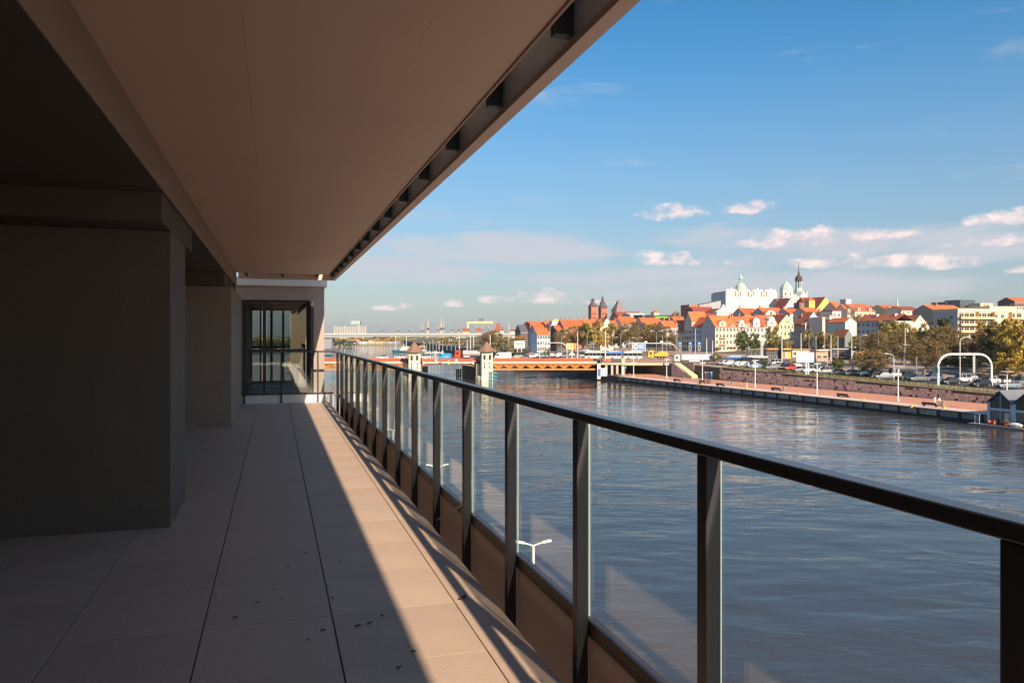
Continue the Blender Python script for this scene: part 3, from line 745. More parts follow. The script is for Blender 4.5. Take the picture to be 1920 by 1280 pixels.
# grey gable extends across the teal one: long orange roofs farther left
house('tenement_house', 'grey tenement with zigzag dark dormers behind the brown tree', 'house', 1246, 1271, 656, 613, 602, 520, 12, 'x', W_('wall_taupe', (.40,.36,.33)), tile_r, fw=(5,3), group='houses behind the trees', chim=((.3,.5,3.0),(.7,.5,3.0)))
zz = [o for o in kids(bpy.data.objects[-1])] if False else None
RX = [ # px0,px1,yb,ye,yr,d,L,roof,wall,rmat,label
 (1268,1300,640,606,594,560,14,'x',grey,tile_r,'orange roofed house behind the teal tenement'),
 (1296,1330,640,606,594,575,14,'x',grey,tile_b,'brown roofed house behind the grey gable'),
 (1207,1245,650,609,596,540,14,'x',grey,tile_r,'orange roofed house with white pinnacle gable behind the brown trees'),
 (1166,1196,650,607,594,560,14,'x',white,tile_r,'steep orange roofed house with white gable fins right of the white gable'),
 (1196,1209,650,607,597,565,10,'y',white,tile_r,'narrow white gabled house between two orange roofs'),
 (1140,1165,650,612,601,560,12,'x',grey,tile_r,'low orange roof right of the bright white gable'),
 (1097,1124,655,610,599,590,12,'x',pink,tile_r,'orange roof below the two brick towers'),
 (1070,1097,655,612,600,585,14,'x',brick,tile_r,'orange roofed house with grey dormer left of the trees'),
 (1056,1070,655,613,600,570,14,'x',brick,tile_r,'narrow orange roofed house with grey end gable'),
 (1024,1056,655,611,603,600,14,'x',brick,tile_r,'long brick house with yellow roof lantern'),
 (994,1024,655,607,603,620,14,'x',brick,tile_r,'brick warehouse with dark chimneys on the left of the row'),
]
rg = random.Random(12)
for (a,b,yb,ye,yr,d,L,rf,wl,rm,lab) in RX:
    rm = tile_o if rm is tile_r and int(a) % 3 == 0 else rm
    house('town_house', lab, 'house', a, b, yb, ye, yr, d, L, rf, wl, rm, fw=(3,3), group='roofs along the river left of the castle', chim=((.15+.1*rg.random(),.5,2.2),(.8,.5,2.2)))
wg = house('town_house', 'bright cream house with broad white gable between the trees', 'house', 1126, 1150, 655, 614, 597, 500, 14, 'y', W_('wall_bright', (.72,.66,.52)), tile_r, fw=(3,2))
lant = thing('roof_lantern_house', 'white stepped roof terrace house with small yellow roof on the brick row', 'house', P(1035,609,592), PHI)
MB().box(0, 7, 0, 6, 0, 3.2).build('wall', white, lant); MB().box(-1.2, 9, -1, 6, -1.4, 0).build('terrace', white, lant); MB().prism([(-.4,3.2),(3.5,5),(7.4,3.2)], -.3, 6.3, 'y').build('roof', M('roof_yellow', (.6,.42,.12), .8), lant)
# left cluster near the bridge: grey gabled houses
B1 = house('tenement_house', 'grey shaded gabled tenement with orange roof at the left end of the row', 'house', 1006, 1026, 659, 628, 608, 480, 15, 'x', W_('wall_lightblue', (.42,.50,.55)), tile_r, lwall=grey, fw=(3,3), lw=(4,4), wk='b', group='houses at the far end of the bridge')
B2 = house('tenement_house', 'light blue tenement with orange hipped roof behind the road signs', 'house', 1007, 1031, 660, 627, 615, 455, 10, 'x', W_('wall_skyblue', (.50,.60,.66)), tile_r, fw=(5,3), group='houses at the far end of the bridge')
B3 = house('tenement_house', 'dark purple brown tenement with orange gable roof beside the light blue one', 'house', 1044, 1056, 660, 620, 610, 480, 14, 'x', darkw, tile_r, lwall=darkw, group='houses at the far end of the bridge')
B4 = house('tower_block', 'tall dark slate building with spiky roof left of the grey gable', 'building', 976, 990, 657, 622, 609, 560, 12, 'x', darkw, darkw, lw=(3,4))
# ---- right part of the front
I1 = house('tenement_house', 'pale pink plain block between the white gable and the cream wall', 'house', 1542, 1555, 655, 596, 592, 400, 10, 'flat', pink, pink, group=G)
I2 = house('tenement_house', 'tall blank white party wall house right of the pink block', 'house', 1555.5, 1568, 655, 592, 588, 398, 9, 'flat', W_('wall_ivory', (.70,.64,.55)), tile_r, group=G)
I2b = house('tenement_house', 'tall white house with stepped gable top above the party wall', 'house', 1561, 1577, 655, 583, 577, 425, 9, 'flat', W_('wall_ivory', (.70,.64,.55)), tile_d, fw=(2,5))
I3 = house('tenement_house', 'narrow salmon brick tenement with three large bay windows', 'house', 1569, 1582, 653, 600, 598, 385, 8, 'flat', salmon, salmon, fw=(1,4), ww=2.0, wh=2.6, wk='b', group=G)
MB().box(.3, I3['W']-.1, -.9, -.02, 3.4, 4.2).build('bay_ledge', salmon, I3)
I4 = house('tenement_house', 'white gabled house with orange side roof right of the salmon tenement', 'house', 1585, 1606, 653, 604, 596, 372, 12, 'y', W_('wall_ivory', (.70,.64,.55)), tile_r, fw=(2,4), ww=.5, wh=.8, group=G)
I5 = house('tenement_house', 'low grey green gabled house in front of the white gable', 'house', 1584, 1600, 655, 632, 618, 350, 8, 'y', W_('wall_sage', (.20,.22,.21)), tile_b, group=G)
kk = 1678; dd = 330
Jt = thing('apartment_house', 'long grey four storey house with orange roof and loggias in shade', 'house', (( kk-960)/F*dd, dd, EZ+(630-656)/F*dd), PHI)
Lj = ((kk-960)/F*dd-(1606-960)/F*dd)/(sin(PHI)+(1606-960)/F*cos(PHI)); hj = (656-603)/F*(dd+Lj/2)
MB().box(0, 11, 0, Lj, -5, hj).build('wall', W_('wall_ash', (.50,.47,.46)), Jt)
MB().prism([(-.5,hj),(5.5,hj+3.0),(11.5,hj),(11.5,hj+.2),(5.5,hj+3.2),(-.5,hj+.2)], -.3, Lj+.3, 'y').build('roof', tile_o, Jt)
for j in range(4):
    for i in range(8): place(winmesh(1.5 if i % 2 else 1.0, 1.5), 'window', Jt, (0, Lj*(i+.5)/8, .9+j*hj/4), -pi/2)
for j in (1, 2, 3): MB().box(-.9, -.03, Lj*.1, Lj*.42, j*hj/4-.2, j*hj/4+.75).build('balcony', W_('wall_ash', (.50,.47,.46)), Jt)
for y_ in (.15, .62): chimney(Jt, 4, Lj*y_, hj+1.6, 1.6, 1.4, white)
# ---- roofs behind the front row
RB = [
 (1396,1427,600,590,578,500,14,'x',grey,tile_r,'orange roof with grey end gable just under the castle wall'),
 (1434,1473,600,589,577,490,14,'x',grey,tile_r,'long orange roof above the arched dormers'),
 (1481,1505,600,588,579,480,14,'x',pink,tile_r,'orange roof between the round dormer and the chimney'),
 (1514,1540,600,587,577,470,14,'x',pink,tile_r,'orange roof in front of the dark red hall'),
 (1455,1472,590,576,569,560,8,'x',sand,tile_r,'small orange roof with sand gable below the castle'),
 (1546,1562,600,592,584,440,10,'x',white,tile_b,'orange brown roof with white dormer beside the white gable'),
 (1466,1480,606,600,589,470,10,'x',grey,tile_d,'dark red roof between white fins above the tree'),
]
for (a,b,yb,ye,yr,d,L,rf,wl,rm,lab) in RB:
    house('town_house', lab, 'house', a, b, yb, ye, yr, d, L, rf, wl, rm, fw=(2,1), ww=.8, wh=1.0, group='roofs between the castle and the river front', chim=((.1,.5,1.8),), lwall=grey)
rg_ = house('town_house', 'white round gabled house below the castle wall', 'house', 1434, 1456, 604, 592, 590, 476, 8, 'flat', white, tile_r); dormer(rg_, .5, rg_['W']*.98, 3.6, 'arch', white)
wgb = house('town_house', 'large plain white gable below the castle towers', 'house', 1471, 1495, 590, 577, 559, 540, 12, 'y', W_('wall_chalk', (.72,.67,.58)), tile_d, base=8)
drh = house('town_house', 'dark red roofed house against the big white gable', 'house', 1462, 1481, 585, 571, 560, 556, 12, 'x', white, tile_d, base=6)
yh = house('hall', 'dark red roofed long hall with bright yellow gable', 'building', 1530, 1566, 596, 581, 557, 520, 26, 'y', yellow, tile_d, base=8)
yh2 = house('hall', 'dark red roof wing left of the yellow gable', 'building', 1514, 1544, 590, 579, 558, 535, 14, 'x', brick, tile_d, base=6)
yt = house('stair_tower', 'small yellow tower with orange pyramid roof', 'tower', 1517, 1528, 590, 563, 556, 515, 4.5, 'hip', yellow, tile_r, fw=(1,3), ww=.7, wh=1.2, base=8)
house('town_house', 'round brown stone bastion left of the yellow tower', 'building', 1499, 1514, 585, 568, 565, 530, 6, 'flat', M('bastion', (.22,.15,.12), .9, var=.2, vs=.5), tile_b, base=8)
UR = [(1574,1588,592,584,566,470,16,'x','orange roofed house right of the yellow gable'),(1589,1603,592,585,571,462,12,'x','orange roofed house with round white dormers'),
      (1603,1641,594,583,570,460,16,'x','long orange roof with white dormers on the hill'),(1641,1662,592,580,573,480,14,'x','farther orange roof left of the green spire'),
      (1662,1698,592,581,572,470,14,'x','orange and dark roof above the brown trees')]
for (a,b,yb,ye,yr,d,L,rf,lab) in UR:
    t = house('town_house', lab, 'house', a, b, yb, ye, yr, d, L, rf, sand, tile_o if a % 2 else tile_r, fw=(5,1), ww=.9, wh=1.2, group='roofs on the hill right of the castle')
    for q_ in (.2, .75): dormer(t, q_, 2.2, 1.9, 'flat', white, depth=4, win=True)
MB_ = house('town_house', 'white square roof house beside the yellow gable', 'house', 1586, 1596, 575, 562, 560, 480, 5, 'flat', white, white)
house('town_house', 'dark red roofed low house right of the long orange roofs', 'house', 1690, 1725, 590, 581, 575, 440, 12, 'x', sand, tile_d, fw=(4,1), ww=.9, wh=1.2)
house('town_house', 'orange roofed house behind the apartment block', 'house', 1752, 1810, 592, 583, 572, 400, 14, 'x', W_('wall_taupe2', (.35,.28,.22)), tile_r, chim=((.35,.4,2.0),))
mb_ = house('modern_block', 'dark glass modern block on the skyline above the apartments', 'building', 1774, 1793, 580, 567, 566, 620, 14, 'flat', M('slate_glass', (.07,.10,.13), .3), darkw)
mb2 = house('modern_block', 'taller glass and cream modern block with flat overhanging roof', 'building', 1800, 1828, 580, 563, 562, 610, 14, 'flat', M('slate_glass', (.07,.10,.13), .3), darkw, fw=(6,1), ww=2, wh=3)
house('town_house', 'cream low roof building on the skyline right of the modern block', 'house', 1838, 1862, 580, 569, 566, 600, 10, 'flat', cream, cream)
house('town_house', 'purple brown house with orange roof at the right edge of the skyline', 'house', 1902, 1935, 585, 565, 558, 430, 10, 'x', W_('wall_plum', (.16,.10,.11)), tile_r)
sp = thing('church_spire', 'thin pale green church spire above the hill roofs', 'spire', P(1682, 576, 900)); MB().lathe([(2.2,-12),(2.0,0),(.05,13.5)], 8).build('spire', copper, sp)

# apartment block with continuous balconies
ab = thing('apartment_block', 'six storey cream apartment block with long orange balconies behind the trees', 'building', P(1796, 654, 300), radians(17))
aw = 46; ab.scale = (1, 1, .885)
apm = W_('panel_cream', (.66,.52,.38)); apo = W_('balcony_ochre', (.74,.42,.20))
MB().box(0, aw, 0, 12, -8, 17).build('wall', apm, ab); MB().box(-.25, aw+.2, -.25, 12.2, 17.002, 18.3).build('parapet', apm, ab)
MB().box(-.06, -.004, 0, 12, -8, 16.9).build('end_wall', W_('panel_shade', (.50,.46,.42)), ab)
for q_ in (9.3, 17.7, 26.9, 36.1): MB().box(q_-.08, q_+.08, -1.5, -.02, -1, 16.9).build('partition', apo, ab)
MB().box(17, aw, .3, 12, 18.31, 19.6).build('upper_storey', apm, ab)
for sgm, (xa, xb) in enumerate(((.2, 9.2), (9.4, 17.6), (27, 36), (36.2, 45))):
    for j in range(5):
        MB().box(xa, xb, -1.5, -.02, 1.2+j*3.1, 2.25+j*3.1).build('balcony', apo if j < 2 else W_('balcony_peach', (.72,.48,.28)), ab)
        if sgm < 2:
            for q_ in range(3): place(winmesh(2.3, 1.7), 'window', ab, (xa+1.6+q_*2.75, 0, 2.3+j*3.1))
        else:
            for q_ in range(2): place(winmesh(2.6, 1.7), 'window', ab, (xa+1.8+q_*3.6, 0, 2.3+j*3.1))
for j in range(5):
    for q_ in range(2): place(winmesh(1.6, 1.4), 'window', ab, (20+q_*3.4, 0, 2.0+j*3.1))
for q_ in range(4): place(winmesh(.9, 1.2), 'window', ab, (9.6+q_*1.5, 0, 16.9-.05)); place(winmesh(.9, 1.0), 'window', ab, (32+q_*1.5, .3, 18.35))
for j in range(4): place(winmesh(1.6, 1.4), 'window', ab, (-.06, 3, 4.4+j*3.1), -pi/2)
for k in range(5): MB().box(2+k*2.3, 3.2+k*2.3, -.6, -.05, -7, .6).build('column', white, ab)

# ---- castle
cz = P(1361, 596, 620); ca = thing('castle', 'large white renaissance castle with crested attic parapet and green copper dome', 'castle', cz, radians(8))
cw = frontW(1361, 1457, 620, radians(8)); chh = (596-547)/F*620
wc = M('castle_white', (.72,.68,.60), .85, var=.09, vs=.3); band = M('castle_band', (.28,.20,.17), .85)
MB().box(0, cw, 0, 30, -14, chh).build('wall', wc, ca)
MB().box(-.05, -.003, 0, 30, -14, chh-.02).build('side_wall', W_('castle_shade_side', (.62,.60,.56)), ca)  # greyer copy of the castle white, left face's shade painted in
for z in (chh*.22, chh*.48, chh*.70, chh*.88): MB().box(-.02, cw, -.16, -.003, z, z+.28).build('string_course', band, ca)
for k in range(4):
    xa = cw*(.005+.255*k); xb = xa+cw*.205; mb = MB(); n = 3
    mb.box(xa, xb, -.1, 1.0, chh+.002, chh+1.2)
    for j in range(n):
        cx = xa+(xb-xa)*(j+.5)/n; r_ = (xb-xa)/n/2*.94; hh_ = (1.0 if j != 1 else 2.0)
        mb.prism([(cx-r_*cos(a*pi/8), chh+1.2+(r_*.75+ (hh_-1))*sin(a*pi/8)) for a in range(9)], -.1, 1.0, 'y')
    mb.build('attic_crest', wc, ca)
for k in range(3):
    x = cw*(.2325+.255*k); mb = MB(); mb.prism([(x-1.7,chh-4.0),(x-1.7,chh-2.2),(x,chh+1.0),(x+1.7,chh-2.2),(x+1.7,chh-4.0)], -.5, .5, 'y'); mb.build('dormer', wc, ca)
    place(winmesh(.9, 1.3, 'b'), 'window', ca, (x, -.5, chh-3.6))
    for sx in (-1, 1): MB().box(x+sx*2.3-.5, x+sx*2.3+.5, -.14, 1.5, chh-3.6, chh+.9).build('roof_strip', tile_r, ca)
MB().box(1, cw-1, 1.2, 29, chh+.003, chh+.8).build('roof', tile_r, ca)
for k in range(3): MB().box(cw*(.3+.22*k)-.05, cw*(.3+.22*k)+.05, -.1, -.003, chh*.5, chh*.7).build('downpipe', band, ca)
dx, dy = cw*.475, 18
dm = MB(); dm.lathe([(5.2,chh),(5.2,chh+2),(5.0,chh+3.4),(4.2,chh+6.2),(2.6,chh+8.2),(1.6,chh+8.9)], 12, dx, dy); dmo = dm.build('dome', copper, ca, smooth=False)
for k in range(8):
    a = 2*pi*k/8; MB().cyl(dx+1.35*cos(a), dy+1.35*sin(a), chh+8.9, chh+12.2, .2, n=5).build('column', copper, dmo)
MB().lathe([(2.0,chh+12.2),(2.0,chh+12.6),(1.3,chh+13.6),(.12,chh+17.2)], 8, dx, dy).build('dome_cap', copper, dmo)
t2 = thing('castle_tower', 'octagonal white castle tower with pale green domed roof', 'tower', P(1474, 590, 648), PHI)
t2h = (590-541)/F*612
MB().lathe([(5.5,-8),(5.5,t2h),(5.7,t2h+.1),(5.7,t2h+.5)], 8, rot=pi/8).build('wall', wc, t2)
MB().lathe([(5.9,t2h+.5),(5.2,t2h+2.4),(3.4,t2h+4.9),(1.5,t2h+6.6),(.1,t2h+8.3)], 8, rot=pi/8).build('roof', copper, t2)
for a in (-pi/2, -pi/4*3+pi*0, -pi/4):
    for z in (t2h-4.4, t2h-8.6, t2h-13): place(winmesh(.9,1.7,'b'), 'window', t2, (5.1*cos(a), 5.1*sin(a), z), a+pi/2)
MB().lathe([(5.58,t2h-5.9),(5.58,t2h-5.6)], 8, rot=pi/8).build('string_course', band, t2)
t3 = thing('castle_chapel', 'white castle wing with scrolled gable and green copper roofs beside the clock tower', 'building', P(1486, 592, 646), PHI)
h3 = (592-556)/F*605; w3 = frontW(1486, 1503, 605)
MB().box(0, w3, 0, 12, -8, h3).build('wall', wc, t3); MB().add([(-.3,-.3,h3),(w3+.3,-.3,h3),(w3+.3,12,h3),(-.3,12,h3),(w3*.5,6,h3+4.6)], [(0,1,4),(1,2,4),(2,3,4),(3,0,4),(3,2,1,0)]).build('roof', copper, t3)
w4 = frontW(1503, 1515, 605)
h4 = (592-552)/F*605
MB().prism([(w3+.05,-8),(w3+.05,h4),(w3+.6,h4+.6),(w3+w4*.3,h4+3.0),(w3+w4*.5,h4+4.6),(w3+w4*.7,h4+3.0),(w3+w4-.6,h4+.6),(w3+w4,h4+4.5),(w3+w4+.7,h4+4.5),(w3+w4+.7,-8)], .5, 12, 'y').build('gable_wing', wc, t3)
for i in range(3):
    for j in range(2): place(winmesh(.9,1.4,'b'), 'window', t3, (w3*(i+.5)/3, 0, h3-3-j*4.2))
place(winmesh(.9,2.0,'b'), 'window', t3, (w3+w4*.45, .5, h4-4))
ct = thing('clock_tower', 'slender castle clock tower with copper brown bulb and tall needle spire', 'tower', P(1497.5, 560, 660), PHI)
zc = lambda y: (560-y)/F*622
MB().lathe([(3.4,-18),(3.4,zc(546))], 8, rot=pi/8).build('wall', wc, ct)
MB().lathe([(3.6,zc(546)+.01),(3.2,zc(541)),(2.6,zc(538.5)),(2.9,zc(538))], 8, rot=pi/8).build('base_roof', copper, ct)
for k in range(8):
    a = 2*pi*k/8+pi/8; MB().box(2.35*cos(a)-.32, 2.35*cos(a)+.32, 2.35*sin(a)-.32, 2.35*sin(a)+.32, zc(538)+.01, zc(525)).build('column', copper, ct)
MB().lathe([(1.1,zc(538)+.01),(1.1,zc(525))], 8).build('core', darkw, ct)
bulb = M('copper_brown', (.085,.045,.04), .6, .2)
bl = MB().lathe([(3.1,zc(525)+.01),(3.1,zc(523.5)),(3.0,zc(519)),(2.2,zc(515.5)),(1.1,zc(513.5)),(.6,zc(509)),(.9,zc(508)),(.35,zc(506)),(.28,zc(499)),(.07,zc(486))], 10).build('bulb', bulb, ct)
# brick castle wing with orange piers, receding
bw = thing('brick_wing', 'short brick wing with orange piers at the left end of the castle hill', 'building', P(1292, 596, 600), PHI)
MB().box(0, frontW(1292, 1310, 600), 0, 12, -8, (596-571)/F*600).build('wall', brick, bw)
for k in range(3): MB().box(k*3.2, k*3.2+.9, -.4, -.003, -8, (596-570.5)/F*600).build('pier', M('brick_orange', (.60,.22,.09), .9), bw)
for k in range(2): place(winmesh(1.7,4.0), 'window', bw, (2.05+k*3.2, 0, 4.8)); place(winmesh(1.7,2.4,'b'), 'window', bw, (2.05+k*3.2, 0, .5))
bw2 = thing('castle_wing', 'grey castle wing with dark roof edge between the brick wing and the white castle', 'building', P(1311, 590, 602), radians(2))
wq = (1352-1311)/F*602
MB().prism([(0,-8),(wq,-8),(wq,(590-563.5)/F*602),(0,(590-571.5)/F*602)], 0, 12, 'y').build('wall', W_('wing_grey', (.40,.40,.40)), bw2)
MB().prism([(-.1,(590-571.5)/F*602),(wq,(590-563.5)/F*602),(wq,(590-562)/F*602),(-.1,(590-570)/F*602)], -.3, 12, 'y').build('roof', darkw, bw2)
for k in range(7): MB().box(.5+k*2.4, 1.0+k*2.4, -.2, -.003, -2, (590-573+k*1.1)/F*602).build('pier', brick if k < 4 else W_('wing_grey', (.40,.40,.40)), bw2)
drr = house('church', 'broad dark red roof with white baroque gable below the castle', 'church', 1306, 1346, 604, 592, 575.5, 540, 16, 'x', darkw, tile_d, base=6)
bg = thing('baroque_chapel', 'small white baroque chapel gable with arched window', 'church', P(1344, 606, 520), PHI)
w5 = frontW(1344, 1370, 520); h5 = (606-584)/F*520
MB().prism([(0,-6),(0,h5),(.6,h5+.2),(w5*.3,h5+1.6),(w5*.4,h5+3.2),(w5*.46,h5+5.0),(w5*.54,h5+5.0),(w5*.6,h5+3.2),(w5*.7,h5+1.6),(w5-.6,h5+.2),(w5,h5),(w5,-6)], 0, 3, 'y').build('gable', wc, bg)
MB().prism([(w5/2-1.5*cos(a*pi/8), h5-4.6+1.7*sin(a*pi/8)) for a in range(9)]+[(w5/2+1.5,h5-6.6),(w5/2-1.5,h5-6.6)], -.1, -.003, 'y').build('window', glass_dark, bg)
MB().box(-.1, w5+.1, -.3, -.003, h5-.7, h5-.2).build('cornice', band, bg)
MB().prism([(0,h5-.5),(w5/2,h5+2.4),(w5,h5-.5)], 3.0, 16, 'y').build('roof', tile_d, bg)
# three towers on the terrace far left of the castle
def ztw(t, y, y0, d): return (y0-y)/F*d
for (px, y0, w_, ysh, prof, wl, rm, lab) in (
    (1111.5, 604, 9.4, 574, [(1.06,574),(.75,572),(.6,569),(.35,566),(.28,563.5),(.5,562.6),(.03,559)], brick, darkw, 'squat brick tower with dark stepped cap, left of the pair'),
    (1130, 604, 9.0, 577, [(1.04,577),(.95,574),(.72,572),(.60,567),(.38,565),(.30,560),(.18,559),(.12,555)], brick, darkw, 'taller brick tower with dark spired cap, right of the pair')):
    d = 900; t = thing('brick_tower', lab, 'tower', P(px, y0, d), PHI, 'pair of brick towers on the terrace'); r_ = w_/2*sqrt(2)*.86
    MB().lathe([(r_,-12),(r_,(y0-ysh)/F*d)], 4, rot=pi/4).build('wall', wl, t)
    MB().lathe([(r_*a, (y0-y)/F*d+.01*i) for i, (a, y) in enumerate(prof)], 8, rot=pi/8).build('cap', rm, t)
    for z in (4, 9): 
        for xx in (-2, 0, 2): place(winmesh(.9, 2.2, 'b'), 'window', t, (xx, -r_*.7072, z))
    for xx in (-1, 1): MB().lathe([(.9,(y0-ysh)/F*d),(.1,(y0-ysh)/F*d+4)], 6, xx*w_*.42, -w_*.42).build('pinnacle', darkw, t)
mu = thing('museum_tower', 'broad cream museum tower with steep grey pyramid roof and lantern', 'tower', P(1160, 602, 880), PHI); d = 880; ym = lambda y: (602-y)/F*d
MB().lathe([(9.0,-12),(9.0,ym(583))], 4, rot=pi/4).build('wall', sand, mu)
MB().lathe([(9.8,ym(583)),(8.2,ym(579)),(5.4,ym(573)),(3.2,ym(568)),(3.0,ym(566)),(1.2,ym(563.5)),(.1,ym(561))], 4, rot=pi/4).build('roof', M('slate_brown', (.22,.17,.17), .8), mu)
house('museum', 'long dark red roofed museum beside the pyramid tower', 'building', 1160, 1206, 604, 595, 584, 860, 22, 'x', brick, tile_d)
gb = house('glass_building', 'dark modern building with green lettering behind the orange roofs', 'building', 1203, 1268, 604, 591, 589, 650, 14, 'flat', M('dark_glass_wall', (.03,.05,.05), .3), darkw)
mb = MB(); x = gb['W']*.42
for k in range(9): mb.box(x+k*1.6, x+k*1.6+1.1, -.25, -.05, gb['he']-2.0, gb['he']-.6-.3*(k % 2))
mb.build('lettering', M('sign_lime', (.22,.75,.05), .5), gb)
house('glass_building', 'pale teal roofed long building behind the museum roof', 'building', 1180, 1212, 600, 590, 587, 700, 14, 'x', W_('wall_teal2', (.45,.58,.58)), W_('roof_teal', (.5,.62,.6)))
house('town_house', 'tiny orange roofed house with white dome on the skyline', 'house', 1226, 1236, 592, 586, 581, 760, 6, 'hip', white, tile_r)
# ------------------------------------------------------------------ the old lifting road bridge
def zy(y, d): return (630-y)/F*d
BD = 280.0; bu = lambda px, d=BD: (px-960)/F*d
deck_c = M('deck_concrete', (.45,.44,.33), .85, var=.15, vs=.4); par_r = M('parapet_red', (.50,.115,.045), .7, var=.12, vs=.5)
par_d = M('parapet_dark', (.28,.06,.04), .7); trs = M('truss_orange', (.56,.215,.04), .55, var=.1, vs=1); cream_s = M('tower_stone', (.66,.60,.44), .85, var=.1, vs=.6)
stone_d = M('pier_stone', (.26,.24,.22), .9, var=.25, vs=.5); ochre = M('deck_band_yellow', (.48,.30,.11), .7)
br = thing('road_bridge', 'orange and cream steel road bridge with trusses crossing the river between stone towers', 'bridge', (0, BD, EZ))
def bbox(name, px0, px1, y0, y1, d0, d1, mat, par=br, kind=None):
    mb = MB(); mb.box(bu(px0), bu(px1), d0-BD, d1-BD, zy(y1, BD), zy(y0, BD)); return mb.build(name, mat, par)
rdk = bbox('road_deck', 540, 1126, 674.8, 680.4, BD+.6, BD+19, asph)
for (a, b) in ((540, 763), (924, 1119)):
    bbox('deck_edge', a, b, 677.4, 680.9, BD-.25, BD+.4, deck_c); bbox('deck_band', a, b, 680.95, 681.8, BD-.1, BD+.3, ochre)
    n = int((b-a)/9.4)
    pm_ = MB().box(0, 9.4/F*BD-.08, -.08, .08, 0, zy(671.4,BD)-zy(677.3,BD)).mesh('parapet_panel', par_r)
    sm_ = MB().box(.12, 9.4/F*BD-.2, -.12, -.083, .32, .62).mesh('panel_slot', par_d)
    for k in range(n):
        o = place(pm_, 'parapet_panel', br, (bu(a+k*9.4), -.1, zy(677.3, BD))); place(sm_, 'panel_slot', o)
    # truss
    mb = MB(); mb.box(bu(a), bu(b), -.35, .1, zy(693.5,BD), zy(690.6,BD)); mb.build('bottom_chord', trs, br)
    mb = MB(); mb.box(bu(a), bu(b), -.3, .1, zy(683.6,BD), zy(682.0,BD)); mb.build('top_chord', M('truss_red', (.38,.12,.05), .6), br)
    bay = 20.6; pitch = bay/F*BD; hh = zy(683.6,BD)-zy(690.6,BD)
    tm = MB()
    for ang in (-1.9, -.95, .95, 1.9): tm.tube([(0,0,0),(ang,0,hh*(.95 if abs(ang) > 1.5 else 1))], .27, 4)
    tm.tube([(0,0,0),(0,0,hh)], .2, 4); tme = tm.mesh('truss_fan', trs)
    k = 0
    while a+10+k*bay < b:
        place(tme, 'truss_fan', br, (bu(a+10+k*bay), -.12, zy(690.7, BD))); k += 1
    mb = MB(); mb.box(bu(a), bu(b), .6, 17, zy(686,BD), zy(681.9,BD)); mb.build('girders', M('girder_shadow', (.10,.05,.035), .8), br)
# lifting span
mb = MB(); a, b = 791, 889; N_ = 16
top = zy(681.5, BD); pts = [(bu(a), zy(677.6, BD))]+[(bu(b), zy(677.6, BD))]
low = [(bu(a+(b-a)*i/N_), zy(688.0-5.0*sin(pi*i/N_)**.8 if 0 < i < N_ else 688.0, BD)) for i in range(N_, -1, -1)]
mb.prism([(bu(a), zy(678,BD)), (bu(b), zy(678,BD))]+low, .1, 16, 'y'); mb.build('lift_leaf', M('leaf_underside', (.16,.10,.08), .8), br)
bbox('leaf_edge', a+4, b-3, 678.1, 681.2, BD-.35, BD+.08, M('leaf_white', (.66,.62,.46), .6))
npn = 11
for k in range(npn):
    x0 = a+(b-a)*k/npn; mb = MB(); mb.box(bu(x0), bu(x0+(b-a)/npn)-.08, -.45, -.2, zy(678.0,BD), zy(672,BD)); o = mb.build('parapet_panel', par_r, br)
    MB().box(bu(x0)+.3, bu(x0)+1.2, -.49, -.453, zy(675.9,BD), zy(674.4,BD)).build('panel_slot', par_d, o)
for sx, px in ((1, 793), (-1, 889)):
    MB().prism([(bu(px), zy(683.8,BD)), (bu(px), zy(676.4,BD)), (bu(px+sx*6.5), zy(680,BD))], -.62, -.4, 'y').build('corner_plate', M('plate_white', (.75,.72,.6), .6), br)
MB().prism([(bu(841.5-3.6), zy(679.2,BD)), (bu(841.5), zy(675.2,BD)), (bu(841.5+3.6), zy(679.2,BD)), (bu(841.5), zy(683.4,BD))], -.7, -.5, 'y').build('warning_diamond', M('diamond_yellow', (.72,.60,.25), .6), br)
for px in (816, 854): MB().prism([(bu(px), zy(677.8,BD)), (bu(px), zy(673.4,BD)), (bu(px+4), zy(673.4,BD)), (bu(px+4), zy(677.8,BD))], -.62, -.5, 'y').build('small_sign', M('plate_white', (.75,.72,.6), .6), br)
MB().box(bu(823), bu(828), -.6, -.42, zy(680.6,BD), zy(679,BD)).build('small_sign', M('sign_violet', (.15,.1,.25), .6), br)
for px in (762, 787, 891, 897, 921): MB().box(bu(px-1.5), bu(px+1.5), -.6, .3, zy(679.3,BD), zy(671,BD)).build('parapet_end', M('parapet_scarlet', (.45,.06,.03), .6), br)
